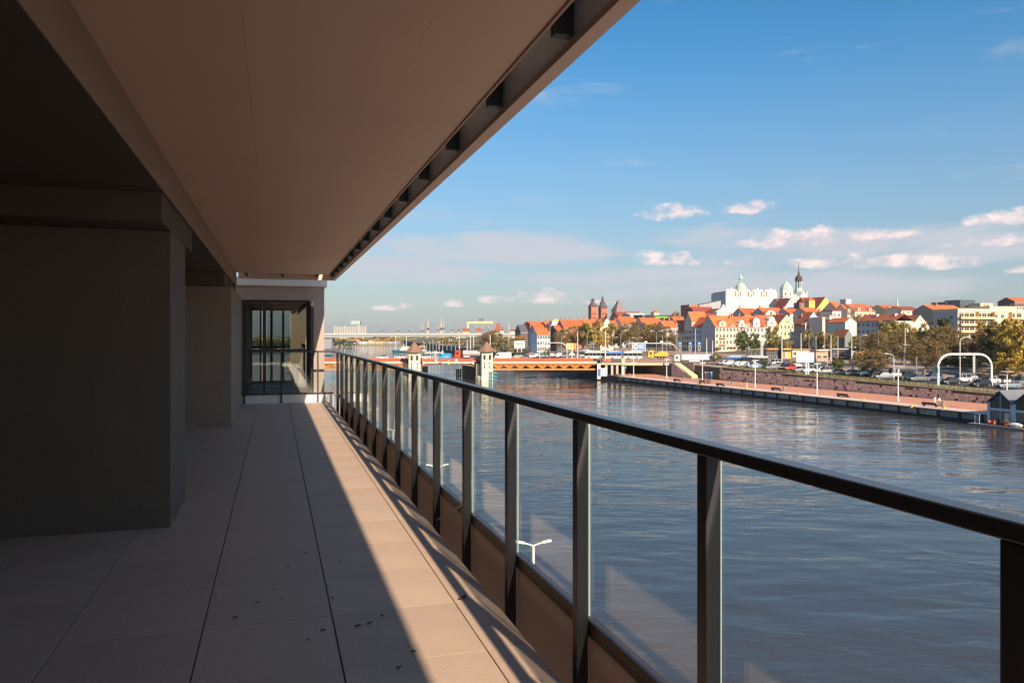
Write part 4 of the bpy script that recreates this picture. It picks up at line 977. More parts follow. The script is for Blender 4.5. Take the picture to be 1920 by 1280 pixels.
# piers
for (pxa, pxb, dfar, lab) in ((752, 790, 302, 0), (889, 918, 306, 1)):
    mb = MB(); mb.box(bu(pxa)-(-1 if lab else 0), bu(pxb), .5, dfar-BD, -17, zy(681.9,BD)); mb.build('pier', stone_d, br)
    MB().lathe([(3.6,-17.2),(3.6,-15.2),(3.0,-14.7)], 14, (bu(pxa+20)), -1.2).build('pier_foot', M('foot_stone', (.42,.36,.28), .85, var=.2, vs=.5), br)
MB().box(bu(862), bu(889), 14, 24, -17, zy(684,BD)).build('pier', stone_d, br)
MB().lathe([(.75,-14.7),(.75,zy(681.9,BD))], 10, bu(896), -.3).build('half_column', cream_s, br)
MB().lathe([(.75,-14.7),(.75,zy(681.9,BD))], 10, bu(766.5)-.8, -.3).build('half_column', cream_s, br)
for i, (px, d, wpx, yp, ye, yb, lab) in enumerate(((776.7, 276, 24.6, 640.5, 660, 714, 'cream bridge tower with brown bell roof left of the lifting span'),
                                     (912.2, 277, 23.6, 639.5, 659, 709, 'cream bridge tower with brown bell roof right of the lifting span'))):
    t = thing('bridge_tower', lab, 'tower', ((px-960)/F*d, d, EZ+zy(yb, d)), .18, 'pair of towers on the road bridge')
    w = wpx/F*d*.88; h = (yb-ye)/F*d; r_ = w/2*sqrt(2)
    MB().lathe([(r_*1.06,-3),(r_*1.06,.6),(r_,.9),(r_*.985,h)], 4, rot=pi/4).build('wall', cream_s, t)
    hr = (ye-yp)/F*d
    MB().lathe([(r_*1.26,h+.002),(r_*1.22,h+.25),(r_*.92,h+hr*.22),(r_*.58,h+hr*.5),(r_*.25,h+hr*.82),(.05,h+hr)], 8, rot=pi/8).build('roof', M('tower_roof', (.24,.13,.085), .75, var=.1, vs=2), t)
    for xx in (-1.05, .95):
        place(winmesh(.75,1.7,'b'), 'window', t, (xx, -w/2, h-2.9)); place(winmesh(.28,1.1,'b'), 'window', t, (xx, -w/2, h-6.2)); place(winmesh(.3,.7,'b'), 'window', t, (xx, -w/2, h-4.7))
    place(winmesh(.75,1.7,'b'), 'window', t, (w/2, 0, h-2.9), pi/2); place(winmesh(.75,1.7,'b'), 'window', t, (-w/2, 0, h-2.9), -pi/2)
# fender piles
for (px, d, yb, n, mat, lab) in ((860, 290, 707, 3, M('fender_dark', (.02,.035,.05), .6), 'dark navy fender pile group in front of the lifting span'), (923.5, 262, 720, 4, M('fender_teal', (.05,.20,.26), .55), 'teal fender pile group beside the right bridge tower')):
    t = thing('fender_piles', lab, 'piles', ((px-960)/F*d, d, 0), .2)
    for k in range(n):
        x = (k-(n-1)/2)*.75
        MB().cyl(x, (k % 2)*.5, -2, 4.0 if n == 4 else 3.6, .28, n=7).build('pile', mat, t)
    for z in (.8, 2.0, 3.2): MB().box(-.55*n/1.4, .55*n/1.4, -.4, -.28, z, z+.4).build('crossbeam', mat, t)
# abutment, underpass, stairs
conc_w = M('abutment_concrete', (.46,.37,.31), .85, var=.15, vs=.3)
ap = thing('bridge_approach', 'concrete bridge approach with underpass opening and square columns over the promenade', 'bridge', (0, 279, EZ))
def abox(name, px0, px1, y0, y1, d0, d1, mat, dd=279.0):
    return MB().box((px0-960)/F*dd, (px1-960)/F*dd, d0-279, d1-279, zy(y1,dd), zy(y0,dd)).build(name, mat, ap)
abox('pylon', 1119.5, 1125.5, 681, 710, 278, 279.5, M('pylon_white', (.74,.68,.52), .8))
abox('parapet_box', 1127, 1145, 672, 678.5, 278.4, 279.4, par_d); abox('parapet_box', 1137, 1145, 672.5, 678, 278.2, 278.39, par_r)
abox('deck', 1125.6, 1258, 680.2, 683.6, 279, 300, deck_c); abox('deck_band', 1164, 1256, 683.7, 684.8, 278.9, 279.3, ochre)
abox('side_parapet', 1145.2, 1165, 673, 680.1, 279, 279.5, M('parapet_brown', (.10,.075,.07), .8)); abox('side_parapet', 1173, 1250, 673.4, 680.1, 279, 279.4, M('parapet_rust', (.24,.14,.12), .8, var=.3, vs=.6, stretch=(6,1,1)))
abox('parapet_post', 1165.2, 1172, 672.6, 683, 278.7, 279.5, M('pylon_sand', (.56,.45,.28), .8))
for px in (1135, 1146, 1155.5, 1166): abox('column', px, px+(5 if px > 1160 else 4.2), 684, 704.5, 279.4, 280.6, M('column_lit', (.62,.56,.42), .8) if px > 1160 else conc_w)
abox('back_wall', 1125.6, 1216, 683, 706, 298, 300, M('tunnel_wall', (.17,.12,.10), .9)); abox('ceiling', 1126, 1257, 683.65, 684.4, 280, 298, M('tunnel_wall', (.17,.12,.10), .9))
a0 = ((1258-960)/F*276, 276-279); a1 = ((1196-960)/F*298, 298-279)
z0_, z1_ = PZ-EZ-.2, zy(683.7,279)
MB().hexa([(a0[0],a0[1],z0_),(a0[0]+.5,a0[1]+.3,z0_),(a1[0]+.5,a1[1],z0_),(a1[0],a1[1],z0_),(a0[0],a0[1],z1_),(a0[0]+.5,a0[1]+.3,z1_),(a1[0]+.5,a1[1],z1_),(a1[0],a1[1],z1_)]).build('side_wall', conc_w, ap)
# fill block carrying the road between the bridge end and the upper ground
fillm = MB(); p_ = [(bu(1258,276), 276), (bu(1258,276)+60, 290), (bu(1258,276)+60, 345), (bu(1126), 345), (bu(1126), 300.2), (bu(1200,298), 300.2)]
struct(fillm.prism(p_, -.5, EZ+zy(681,279), 'z').build('road_embankment', soil), 'raised ground carrying the street onto the bridge')
stw = thing('stairs', 'long outdoor stairway with pale side wall dropping beside the bridge approach', 'stairs', (*WS(0, 92), PZ))
def sx_(px, y, w): # point on the plane parallel to the wall, w metres in front of it
    k = (px-960)/F; q0 = W0+NW*w; s = (k*q0.y-q0.x)/(TW.x-k*TW.y); p = q0+TW*s; return (p.x-stw.location.x, p.y-stw.location.y, EZ+zy(y, p.y)-PZ)
def plate(name, ptsA, w0, w1, mat, par=stw):
    A = [sx_(px, y, w0) for px, y in ptsA]; dx = NW*(w1-w0); Bq = [(x+dx.x, y_+dx.y, z) for x, y_, z in A]; n = len(A)
    return MB().add(A+Bq, [tuple(range(n)), tuple(range(2*n-1, n-1, -1))]+[(i, i+n, (i+1) % n+n, (i+1) % n) for i in range(n)]).build(name, mat, par)
plate('side_wall', [(1259,684),(1262,680),(1282,697),(1287,698.5),(1297,707),(1297,709.5),(1259,706)], -3.5, -3.15, conc_w)
plate('side_wall', [(1262,675.5),(1266,677),(1286,694),(1290,695.5),(1301,704.5),(1301,711),(1262,706)], -.6, -.35, conc_w)
for k in range(16):
    px = 1263.5+k*2.1; y = 680.4+k*1.55
    p = sx_(px, y, -3.1); q_ = sx_(px+2.2, y, -3.1)
    MB().hexa([(p[0],p[1],-.5),(q_[0],q_[1],-.5),(q_[0]+NW.x*2.45,q_[1]+NW.y*2.45,-.5),(p[0]+NW.x*2.45,p[1]+NW.y*2.45,-.5),(p[0],p[1],p[2]),(q_[0],q_[1],p[2]),(q_[0]+NW.x*2.45,q_[1]+NW.y*2.45,p[2]),(p[0]+NW.x*2.45,p[1]+NW.y*2.45,p[2])]).build('step', M('step_stone', (.62,.45,.27), .8), stw)
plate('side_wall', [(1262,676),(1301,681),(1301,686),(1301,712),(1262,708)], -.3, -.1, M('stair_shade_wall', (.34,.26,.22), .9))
for px in (1262, 1312): pass

# ------------------------------------------------------------------ far motorway bridge and harbour
fb = thing('motorway_bridge', 'long pale concrete motorway bridge on tall piers far down the river', 'bridge', (0, 900, EZ))
FD = 900; fz = lambda y: zy(y, FD); fu = lambda px: (px-960)/F*FD
fc = M('motorway_concrete', (.52,.50,.46), .85, var=.1, vs=.05); fs_ = M('girder_grey', (.30,.30,.29), .9)
MB().hexa([(fu(560),0,fz(634)),(fu(700),0,fz(632)),(fu(700),16,fz(632)),(fu(560),16,fz(634)),(fu(560),0,fz(628)),(fu(700),0,fz(626.8)),(fu(700),16,fz(626.8)),(fu(560),16,fz(628))]).build('girder', fs_, fb)
MB().box(fu(700), fu(1010), 0, 16, fz(631.2), fz(627.6)).build('girder', fs_, fb)
MB().box(fu(560), fu(1010), -.8, 16.8, fz(627.55), fz(625)).build('parapet', fc, fb)
MB().prism([(fu(598),-17),(fu(621),-17),(fu(621),fz(640)),(fu(624),fz(633)),(fu(600),fz(633)),(fu(606),fz(640))], 2, 12, 'y').build('pier', M('pier_blue_grey', (.24,.26,.29), .9), fb)
for px in (842, 845.8, 968): MB().box(fu(px-1), fu(px+1), 3, 9, -17, fz(631.2)).build('pier', M('pier_rust', (.36,.29,.25), .9), fb)
MB().box(-10, 10, -3, 3, -1, 1.6).build('pontoon', darkw, None)
po = bpy.data.objects['pontoon']; po.location = (fu(620)+3, 880, 0); tag(po, 'dark moored pontoon at the foot of the motorway bridge pier', 'boat')
lp2 = MB(); lp2.box(-.18,.18,-.18,.18,0,22).box(-.9,.9,-.2,.2,22,22.4); 
haze_w = M('silo_white', (.40,.375,.34), .9, var=.06, vs=.02)
si = thing('grain_silo', 'pale cylindrical grain silos with a taller conveyor head on the far shore', 'silo', (0, 2400, 0)); sd = 2400; su = lambda px: (px-960)/F*sd
for k in range(13):
    px = 627+k*4.8; MB().cyl(su(px), 0, 0, EZ+zy(612 if k % 4 else 611, sd), 2.35/F*sd, n=10).build('silo', haze_w, si)
MB().box(su(671), su(676), -6, 6, 0, EZ+zy(603, sd)).build('tower', haze_w, si); MB().box(su(659), su(676), -8, 8, EZ+zy(608, sd), EZ+zy(601.5, sd)).build('conveyor_head', M('head_mint', (.38,.46,.41), .9), si)
yel = M('crane_yellow', (.70,.56,.22), .7); tan = M('crane_tan', (.55,.42,.28), .8)
gc = thing('gantry_crane', 'big pale yellow shipyard gantry crane', 'crane', (0, 2200, 0)); gd = 2200; gu = lambda px: (px-960)/F*gd; gz_ = lambda y: EZ+zy(y, gd)
MB().box(gu(875.5), gu(924.5), -5, 5, gz_(606.3), gz_(602.4)).build('beam', yel, gc); MB().box(gu(876), gu(879), -4, 4, 0, gz_(606.4)).build('leg', yel, gc); MB().box(gu(922.3), gu(924), -8, 8, 0, gz_(606.4)).build('leg', M('crane_brown', (.35,.22,.15), .8), gc)
for px in (878, 885, 900, 905): MB().box(gu(px-1.5), gu(px+1.5), -3, 3, gz_(602.3), gz_(600.4 if px < 890 else 597)).build('trolley', darkw, gc)
def jib(px, yt, yj, d, lab, w=3.0):
    t = thing('harbour_crane', lab, 'crane', ((px-960)/F*d, d, 0), 0, 'harbour cranes beyond the motorway bridge'); k = d/F; zt = EZ+zy(yt, d); zj = EZ+zy(yj, d)
    MB().lathe([(w*k*1.1,0),(w*k*.8,zj)], 4, rot=pi/4).build('tower', tan, t); MB().box(-w*k*.8, w*k*.8, -4, 4, zj+.01, zj+3.6*k).build('cab', darkw, t)
    MB().tube([(0,0,zj+3.6*k),(.6*k,0,zt)], w*k*.55, 4, r1=.3*k).build('jib', tan, t); MB().tube([(-w*k*.7,0,zj+3.6*k),(-.4*k,0,zj+(zt-zj)*.72)], .3*k, 4).build('stay', tan, t)
for (px, yt, yj, d, lab, w) in ((802.5,596,618,1700,'tan harbour crane with tall tapered jib, left of the two tallest',2.6),(827,593,618,1650,'tallest harbour crane with tan jib, paired with a darker one',2.4),(831.5,600,617,1750,'darker slim harbour crane touching the tallest one',1.6),
     (789,605,622,2300,'faint double mast crane left of the tan crane',.9),(793.5,605,622,2300,'faint thin mast crane beside the double mast',.8),(821,609,620,2100,'short pinkish jib crane between the tall ones',1.2),(746.5,614,622,2500,'small pale crane above the left part of the motorway bridge',1.4),
     (766,617,622,2500,'tiny pale crane left of centre above the motorway bridge',1.0),(847,611,620,2000,'small pale jib crane left of the shipyard gantry',1.4),(860,612,620,2000,'stubby tan crane close to the shipyard gantry',1.8),(894,607,620,2000,'dark jib crane seen inside the gantry frame',1.2),
     (905,607,620,2050,'pale jib crane in the middle of the gantry frame',1.2),(916,608,620,2050,'slim crane beside the right gantry leg',1.0),(954.5,604,622,1500,'dark slim pole crane right of the gantry',.9),(972,608,622,1700,'thin tan crane beside the dark slate block',.9),(718,614,621,2500,'tiny dark crane right of the grain silos',.7)):
    jib(px, yt, yj, d, lab, w)
rg = random.Random(21)
cols = [W_('shed_brick', (.42,.22,.16)), sand, W_('shed_tan', (.55,.40,.24)), white, W_('shed_blue', (.20,.33,.42)), W_('shed_rose', (.50,.34,.30)), W_('shed_grey', (.35,.35,.35))]
def shed(px0, px1, yt, d, ci, lab, roof=None, yb=None, ph=0.0, dep=14):
    z0 = 1.5 if d > 1200 else gz((px0-960)/F*d, d)
    t = thing('harbour_shed', lab, 'building', ((px0-960)/F*d, d, z0), ph); w = (px1-px0)/F*d; h = EZ+zy(yt, d)-z0
    MB().box(0, w, 0, dep, -3, h*.78).build('wall', cols[ci], t); MB().prism([(-.4,h*.78+.01),(dep/2,h),(dep+.4,h*.78+.01)], -.3, w+.3, 'x').build('roof', roof or tile_b, t)
    n = max(2, min(8, int(w/6)))
    for k in range(n): place(winmesh(min(2, w/n*.5), h*.3), 'window', t, (w*(k+.5)/n, 0, h*.25))
for a in ((646,659,635,1350,3,'white quay office with windows at the water edge below the motorway bridge'),(656,673,634.5,1370,5,'rose red warehouse by the far water'),(674,688,638.5,1360,3,'small white shed right of the rose warehouse'),
          (701,722,638,1380,2,'tan shed with flat front on the far shore'),(724,741,638.5,1370,6,'dark roofed boat shed on the far shore'),(741,750,637,1375,4,'small blue green roofed house on the far shore'),(622,640,639,1390,0,'low brick shed beside the bridge pier on the far shore'),
          (690,700,636.5,1400,1,'sand coloured shed between the boat sheds')):
    shed(*a)
for a in ((867,880,615,1500,2,'yellow tan block left of the gantry frame'),(893,901,614.5,1400,0,'red brick block inside the gantry frame'),(928,944,613.5,1500,3,'white shed with chimneys right of the gantry'),(921,931,618,1300,3,'white domed store below the gantry leg'),(957,974,617,1100,3,'white flat shed above the motorway bridge'),
          (930,938,606,1800,5,'pinkish mill tower right of the gantry'),(816,824,633,1500,1,'cream ship shed under the motorway bridge')):
    shed(*a)
# ships and boats
def boat(px, py, L, hull, lab, d=None, ph=0.2, cabin=white, mast=0):
    d = d or EZ*F/(py-630); t = thing('boat', lab, 'boat', ((px-960)/F*d, d, 0), ph); w = L*.13
    MB().hexa([(-L/2,-w*.8,-.4),(L*.42,-w*.6,-.4),(L*.42,w*.6,-.4),(-L/2,w*.8,-.4),(-L/2,-w,L*.07),(L/2,-w*.1,L*.10),(L/2,w*.1,L*.10),(-L/2,w,L*.07)]).build('hull', hull, t)
    MB().box(-L*.32, L*.12, -w*.6, w*.6, L*.08, L*.17).build('cabin', cabin, t); MB().box(-L*.2, L*.06, -w*.45, w*.45, L*.1705, L*.24).build('wheelhouse', cabin, t)
    MB().box(-L*.18, L*.07, -w*.455, -w*.451, L*.19, L*.225).build('window', glass_dark, t)
    if mast: MB().cyl(0, 0, L*.24, L*.24+mast, .12, n=5).build('mast', white_metal, t)
navy = M('hull_navy', (.03,.08,.12), .5)
boat(757, 661, 26, navy, 'white and teal passenger boat left of the first bridge tower', ph=2.9, mast=4)
for k, (px, py, L, lb) in enumerate(((800,664,9,'left end of the marina row'),(806,663,10,'second from the left in the marina row'),(812,664,9,'third from the left in the marina row'),(818,663,11,'in the middle of the marina row'),(824,664,9,'above the blue van in the marina row'),(830,662.5,10,'behind the blue van roof at the marina'),(796,660,12,'in front of the dark tug at the marina'))):
    boat(px, py, L, white if k % 2 else navy, 'small white yacht '+lb, ph=.9+.3*(k % 3), mast=7+k % 3*2)
boat(794, 654, 22, navy, 'dark navy tug with orange deck beyond the marina', ph=.1, cabin=M('tug_orange', (.5,.22,.08), .7), mast=6)
boat(800, 637.5, 70, navy, 'blue cargo ship moored beneath the motorway bridge', d=1850, ph=.0, cabin=yel); boat(870, 637, 60, M('hull_teal', (.06,.28,.30), .6), 'teal ship beyond the right pier of the motorway bridge', d=1200, ph=0, cabin=white)
# ------------------------------------------------------------------ trees
def leaf_crown(seed, n, size, cl, rad, hz, zc, squash=.8, elong=1.0, hollow=.35):
    r_ = random.Random(seed); mb = MB(); cs = []
    for k in range(cl):
        while True:
            p = Vector((r_.uniform(-1,1), r_.uniform(-1,1), r_.uniform(-1,1)))
            if hollow < p.length < 1: break
        p = Vector((p.x*rad, p.y*rad, zc+p.z*hz)); p *= 1+.14*mnoise.noise(p*.35+Vector((seed,0,0))); cs.append((p, rad*r_.uniform(.16,.36)))
    for k in range(n):
        c, cr = cs[r_.randrange(cl)]
        v = Vector((r_.gauss(0,1), r_.gauss(0,1), r_.gauss(0,1))).normalized()*cr*r_.random()**.45
        p = c+Vector((v.x, v.y, v.z*squash)); s = size*r_.uniform(.6,1.4)
        a = Vector((r_.gauss(0,1), r_.gauss(0,1), r_.gauss(0,1))).normalized(); b = a.orthogonal().normalized(); b.rotate(Matrix.Rotation(r_.uniform(0,6.3), 3, a))
        a2 = a*s*elong; b2 = b*s
        mb.add([p-a2*.5, p+b2*.4, p+a2*.5, p-b2*.4], [(0,1,2,3)])
    return mb
def limbs(seed, h, r0, z1, rad, levels=3, nb=5):
    r_ = random.Random(seed); mb = MB()
    def grow(p, d, L, r, lv):
        pts = [p]; q = p; dd = d
        for k in range(3):
            dd = (dd+Vector((r_.uniform(-.25,.25), r_.uniform(-.25,.25), r_.uniform(-.05,.2)))).normalized(); q = q+dd*L/3; pts.append(q)
        mb.tube(pts, r, 5 if lv == 0 else 4, r1=r*.45)
        if lv < levels:
            for k in range(nb if lv == 0 else 4):
                t = r_.uniform(.35, 1.0); b = pts[0].lerp(pts[-1], t) if lv else pts[0].lerp(pts[-1], r_.uniform(.55,1))
                an = 2*pi*(k+r_.random()*.6)/(nb if lv == 0 else 4); nd = (dd*.55+Vector((cos(an), sin(an), r_.uniform(.1,.6)))).normalized()
                grow(b, nd, L*(.62 if lv else .75), r*.42, lv+1)
    grow(Vector((0,0,-.5)), Vector((0,0,1)), z1+.5, r0, 0)
    return mb
bark = M('bark', (.12,.085,.065), .9, var=.2, vs=4); twig_bark = M('twig_bark', (.26,.17,.12), .9)
TK = {}
def kind(name, leaf, seed, n, size, cl, rad, hz, zc, z1, elong=1.0, lv=1, hollow=.35, tr=.2):
    cr = leaf_crown(seed, n, size, cl, rad, hz, zc, elong=elong, hollow=hollow).mesh('crown', leaf)
    lm = limbs(seed, 10, tr, z1, rad, lv).mesh('trunk', bark if lv < 2 else twig_bark)
    TK[name] = (cr, lm)
L_ol = M('leaf_olive', (.19,.17,.04), .7, isl=.5, col2=(.32,.24,.06), spec=.2); L_gr = M('leaf_green', (.055,.095,.022), .7, isl=.5, col2=(.18,.18,.045), spec=.2)
L_ye = M('leaf_yellow', (.46,.30,.045), .7, isl=.4, col2=(.34,.25,.06), spec=.2); L_br = M('leaf_bud_brown', (.22,.145,.065), .85, isl=.5, col2=(.17,.13,.05), spec=.1)
L_or = M('leaf_orange', (.40,.17,.03), .7, isl=.4, col2=(.34,.22,.06), spec=.2); L_dk = M('leaf_dark', (.030,.045,.018), .7, isl=.5, col2=(.07,.07,.025), spec=.2); L_pk = M('leaf_pale', (.32,.27,.15), .8, isl=.4, col2=(.20,.18,.09), spec=.2)
kind('olive', L_ol, 1, 5200, .42, 46, 3.9, 3.9, 6.2, 4.2); kind('olive2', L_ol, 11, 5200, .40, 40, 3.6, 4.3, 6.4, 4.2)
kind('green', L_gr, 2, 5600, .42, 48, 4.0, 4.2, 5.8, 3.6); kind('green2', L_gr, 12, 5200, .42, 42, 3.7, 4.0, 5.9, 3.6)
kind('yellow', L_ye, 3, 5600, .40, 44, 4.0, 4.2, 6.0, 3.8); kind('yellow2', L_ye, 13, 5000, .40, 38, 3.8, 4.4, 6.2, 3.8)
kind('brown', L_br, 4, 5200, .17, 60, 4.3, 3.8, 6.3, 3.4, elong=4.0, lv=3, tr=.24, hollow=.2); kind('brown2', L_br, 14, 5200, .17, 55, 4.0, 4.2, 6.3, 3.2, elong=4.0, lv=3, tr=.24, hollow=.2)
kind('dark', L_dk, 5, 5200, .42, 46, 3.8, 4.4, 5.8, 3.4); kind('dark2', L_dk, 15, 4200, .42, 40, 3.9, 3.8, 5.6, 3.2); kind('orange', L_or, 6, 4200, .40, 38, 3.7, 4.0, 5.9, 3.8); kind('pale', L_pk, 7, 4600, .42, 44, 4.2, 3.9, 5.6, 3.4)
def tree(k, px, d, ytop, wpx, label, group=None, zb=None, cat='tree'):
    x = (px-960)/F*d; zb = gz(x, d) if zb is None else zb; h = EZ+zy(ytop, d)-zb; w = wpx/F*d
    t = thing(cat if cat == 'shrub' else 'tree', label, cat, (x, d, zb), (px*7.3) % 6.28, group)
    sx = w/8.4; sz = h/10.3; t.scale = (sx, sx, sz)
    cr, lm = TK[k]; place(cr, 'crown', t); place(lm, 'trunk', t); return t
TL = [ # kind, px, d, ytop, width px, label
 ('brown',1056,430,615,34,'brown budding tree at the left end of the tree row'),('brown2',1078,440,612,36,'brown tree below the orange roofs, second from the left of the row'),
 ('brown',1096,425,606,34,'brown olive tree left of the bright green one'),('olive',1108,415,603,36,'yellow olive tree below the squat brick tower'),
 ('yellow2',1125,410,604,34,'yellow green tree left of the white gable'),('brown2',1140,420,614,30,'brown tree in front of the white gable'),
 ('olive2',1152,430,607,34,'olive tree right of the white gable'),('yellow',1166,425,606,32,'yellow leaved tree above the blue billboard'),
 ('brown',1180,415,603,38,'large brown tree above the blue billboard'),('brown2',1198,420,604,38,'wide brown tree right of the blue billboard'),
 ('olive2',1216,430,608,32,'olive brown tree behind the yellow truck'),('brown',1232,415,606,34,'brown tree with pinnacle gable behind'),
 ('brown2',1250,405,612,30,'brown orange tree at the right end of the row'),('brown',1264,400,625,26,'low orange brown tree beside the teal house'),
 ('green',1394,385,618,34,'dense green tree in front of the cream tenements'),('green2',1413,380,624,30,'dense green tree right of the first green tree'),
 ('olive',1449,385,611,32,'tall green and orange tree before the stepped gable'),('orange',1476,372,640,20,'small bright orange tree at the foot of the yellow tenement'),
 ('green2',1466,378,634,16,'small green tree left of the orange one'),('olive',1512,372,617,24,'greenish bare tree beside the mauve shaded wall'),
 ('orange',1550,360,619,20,'orange leaved tree before the pink block'),('olive2',1560,350,627,18,'thin green tree left of the salmon tenement'),('olive',1536,365,620,18,'green tree under the white gable'),
 ('olive',1608,330,629,32,'round olive green tree in front of the grey house'),
 ('green',1569,222,669,26,'small green street tree behind the parked cars by the shelter'),
 ('brown',1650,285,620,52,'olive brown tree beside the grey house'),('olive',1668,300,601,46,'tall brown green tree at the end of the grey house'),
 ('yellow',1700,372,588,60,'big yellow tree behind the white gabled house'),('yellow2',1752,340,596,44,'yellow orange tree right of the white gabled house'),
 ('brown2',1690,270,622,56,'broad brown tree behind the catenary mast'),('brown',1733,217,634,72,'large bare brown tree with dark trunk on the lawn'),
 ('brown2',1615,262,652,34,'low brown tree behind the bus shelter'),('brown',1634,206,655,60,'bare brown tree on the grass strip above the wall'),
 ('brown',1776,250,610,56,'tall bare brown tree left of the sign arch'),('brown2',1800,262,632,50,'bare brown tree under the apartment balconies'),
 ('dark',1768,290,590,30,'dark evergreen against the apartment end wall'),
 ('brown2',1836,250,618,52,'brown twiggy tree behind the sign arch'),('dark',1870,235,600,56,'dark green tree left of the big yellow tree'),
 ('dark',1846,262,640,60,'dark shaded tree inside the sign arch'),('dark',1815,272,650,60,'dark shaded tree between the arch legs'),('dark',1885,245,640,64,'dark lower tree under the yellow crown'),
 ('yellow',1903,215,586,84,'huge yellow green tree at the right edge'),('yellow2',1935,200,590,80,'yellow tree cut by the right edge'),('olive2',1893,205,640,60,'yellow green lower tree at the right edge'),
 ('orange',1872,210,690,44,'low orange green bush behind the parked cars'),('yellow',1915,195,668,60,'low golden bush at the right edge'),
 ('brown',1342,272,662,22,'small brown tree between the tanker and the green bus'),
 ('pale',948,420,635,46,'pale blossoming tree right of the bridge tower'),('pale',970,400,640,40,'pale green blossoming tree below the motorway bridge'),('brown2',980,400,655,30,'low brown bush under the white billboard'),
 ('brown',915,470,622,40,'brown bare tree behind the right bridge tower'),('brown2',930,460,620,34,'brown tree between the tower and the blossom'),('orange',975,520,625,28,'red brown tree left of the slate block'),
 ('olive',834,760,633,22,'grey green tree at the left edge of the far quay'),('olive2',850,720,640,20,'round grey green tree beside the motorway pier'),('green2',894,520,648,18,'dark green bush left of the bridge tower'),('brown',862,640,640,22,'olive tree above the red truck'),
 ('green2',1025,350,655,18,'green bush behind the traffic sign on the bridge approach'),('brown2',1010,360,660,16,'low scrub beside the parked cars beyond the bridge'),
 ('brown2',1665,250,640,50,'broad brown tree left of the big bare one on the lawn'),('olive',1700,290,625,50,'olive green tree in front of the yellow trees'),('brown',1760,280,612,48,'brown tree before the apartment end wall'),
 ('yellow',1725,318,615,34,'yellow tree low in front of the white villa'),('brown2',1708,300,622,30,'brown twiggy tree before the white villa'),('brown',1745,300,620,34,'brown tree at the right of the white villa'),
 ('dark',1790,240,668,60,'dark undergrowth tree behind the parked cars left of the arch middle'),('dark',1825,236,668,50,'dark undergrowth tree right of the arch middle'),('dark2',1760,262,665,44,'dark undergrowth tree left of the arch'),
 ('yellow2',1880,240,606,60,'tall yellow tree left of the huge one at the edge'),('orange',1918,225,600,50,'orange yellow tree at the right edge'),('olive',1852,262,600,50,'olive tree before the right part of the apartment block'),
 ('olive2',1862,225,655,50,'yellowish olive tree by the right leg of the sign arch'),('yellow',1890,200,655,50,'golden tree right of the sign arch'),('yellow',1697,318,600,40,'yellow tree between the grey house and the villa'),('yellow2',1757,322,604,36,'golden tree between the villa and the apartment block'),('olive',1682,305,600,46,'tall olive tree hiding the end of the grey house'),('brown',1630,300,625,36,'brown tree left of the catenary masts'),
 ('brown',1690,520,577,40,'bare tree on the hill above the orange roofs'),('brown2',1745,500,572,26,'small bare tree on the skyline'),('olive',1632,420,588,30,'olive tree between hill roofs and grey house'),('brown',1610,400,590,36,'bare brown tree above the white gable'),
 ('brown',1660,430,590,44,'brown shrubby tree on the hill slope'),('brown2',1690,420,592,44,'brown tree on the slope under the hill roofs'),('orange',1893,430,566,34,'orange brown trees on the skyline behind the apartments'),('brown',1845,560,572,26,'bare tree beside the modern block'),('pale',1812,640,570,20,'pale bare tree between modern blocks'),
 ('brown',1268,590,585,34,'brown treetop left of the brick castle wing'),('brown2',1345,420,650,12,'tiny bare tree beside the corner house'),
]
for (k,px,d,yt,wpx,lab) in TL: tree(k,px,d,yt,wpx,lab)
# white gabled villa among the trees
vl = house('villa', 'white stepped gable villa half hidden by yellow trees', 'house', 1709, 1742, 650, 612, 591, 345, 14, 'y', W_('villa_white', (.74,.64,.48)), tile_b, fw=(3,4))
# far woods on the opposite shores
def wood(name, pts, leaf, label, n=9000):
    mb = MB(); r_ = random.Random(hash(label) % 1000 if False else len(label))
    for k in range(n):
        (x0,y0,x1,y1,h) = pts[r_.randrange(len(pts))]; t = r_.random(); x = x0+(x1-x0)*t; y = y0+(y1-y0)*t
        hh = h*(.6+.8*abs(mnoise.noise(Vector((x*.03,y*.03,1)))))
        p = Vector((x+r_.uniform(-8,8), y+r_.uniform(-8,8), 1+hh*r_.random()**.7)); s = r_.uniform(1.2,3.0)
        a = Vector((r_.gauss(0,1), r_.gauss(0,1), r_.gauss(0,1))).normalized(); b = a.orthogonal()
        mb.add([p-a*s, p+b*s*.7, p+a*s, p-b*s*.7], [(0,1,2,3)])
    return tag(mb.build(name, leaf), label, 'trees', kind='stuff')
wood('wood', [(-700,1400,-100,1420,12),(-500,1440,-60,1460,15),(-150,1500,40,1480,14)], L_ol, 'olive green mass of trees along the far harbour shore', 9000)
wood('wood', [(-60,1150,60,1100,14),(-90,950,-30,1000,11),(-20,1000,80,900,15)], L_br, 'brown mass of trees on the bank behind the marina', 6000)
wood('wood', [(-330,880,-300,960,9),(-400,900,-250,1180,12)], L_dk, 'dark shrubs beside the left motorway pier', 1500)

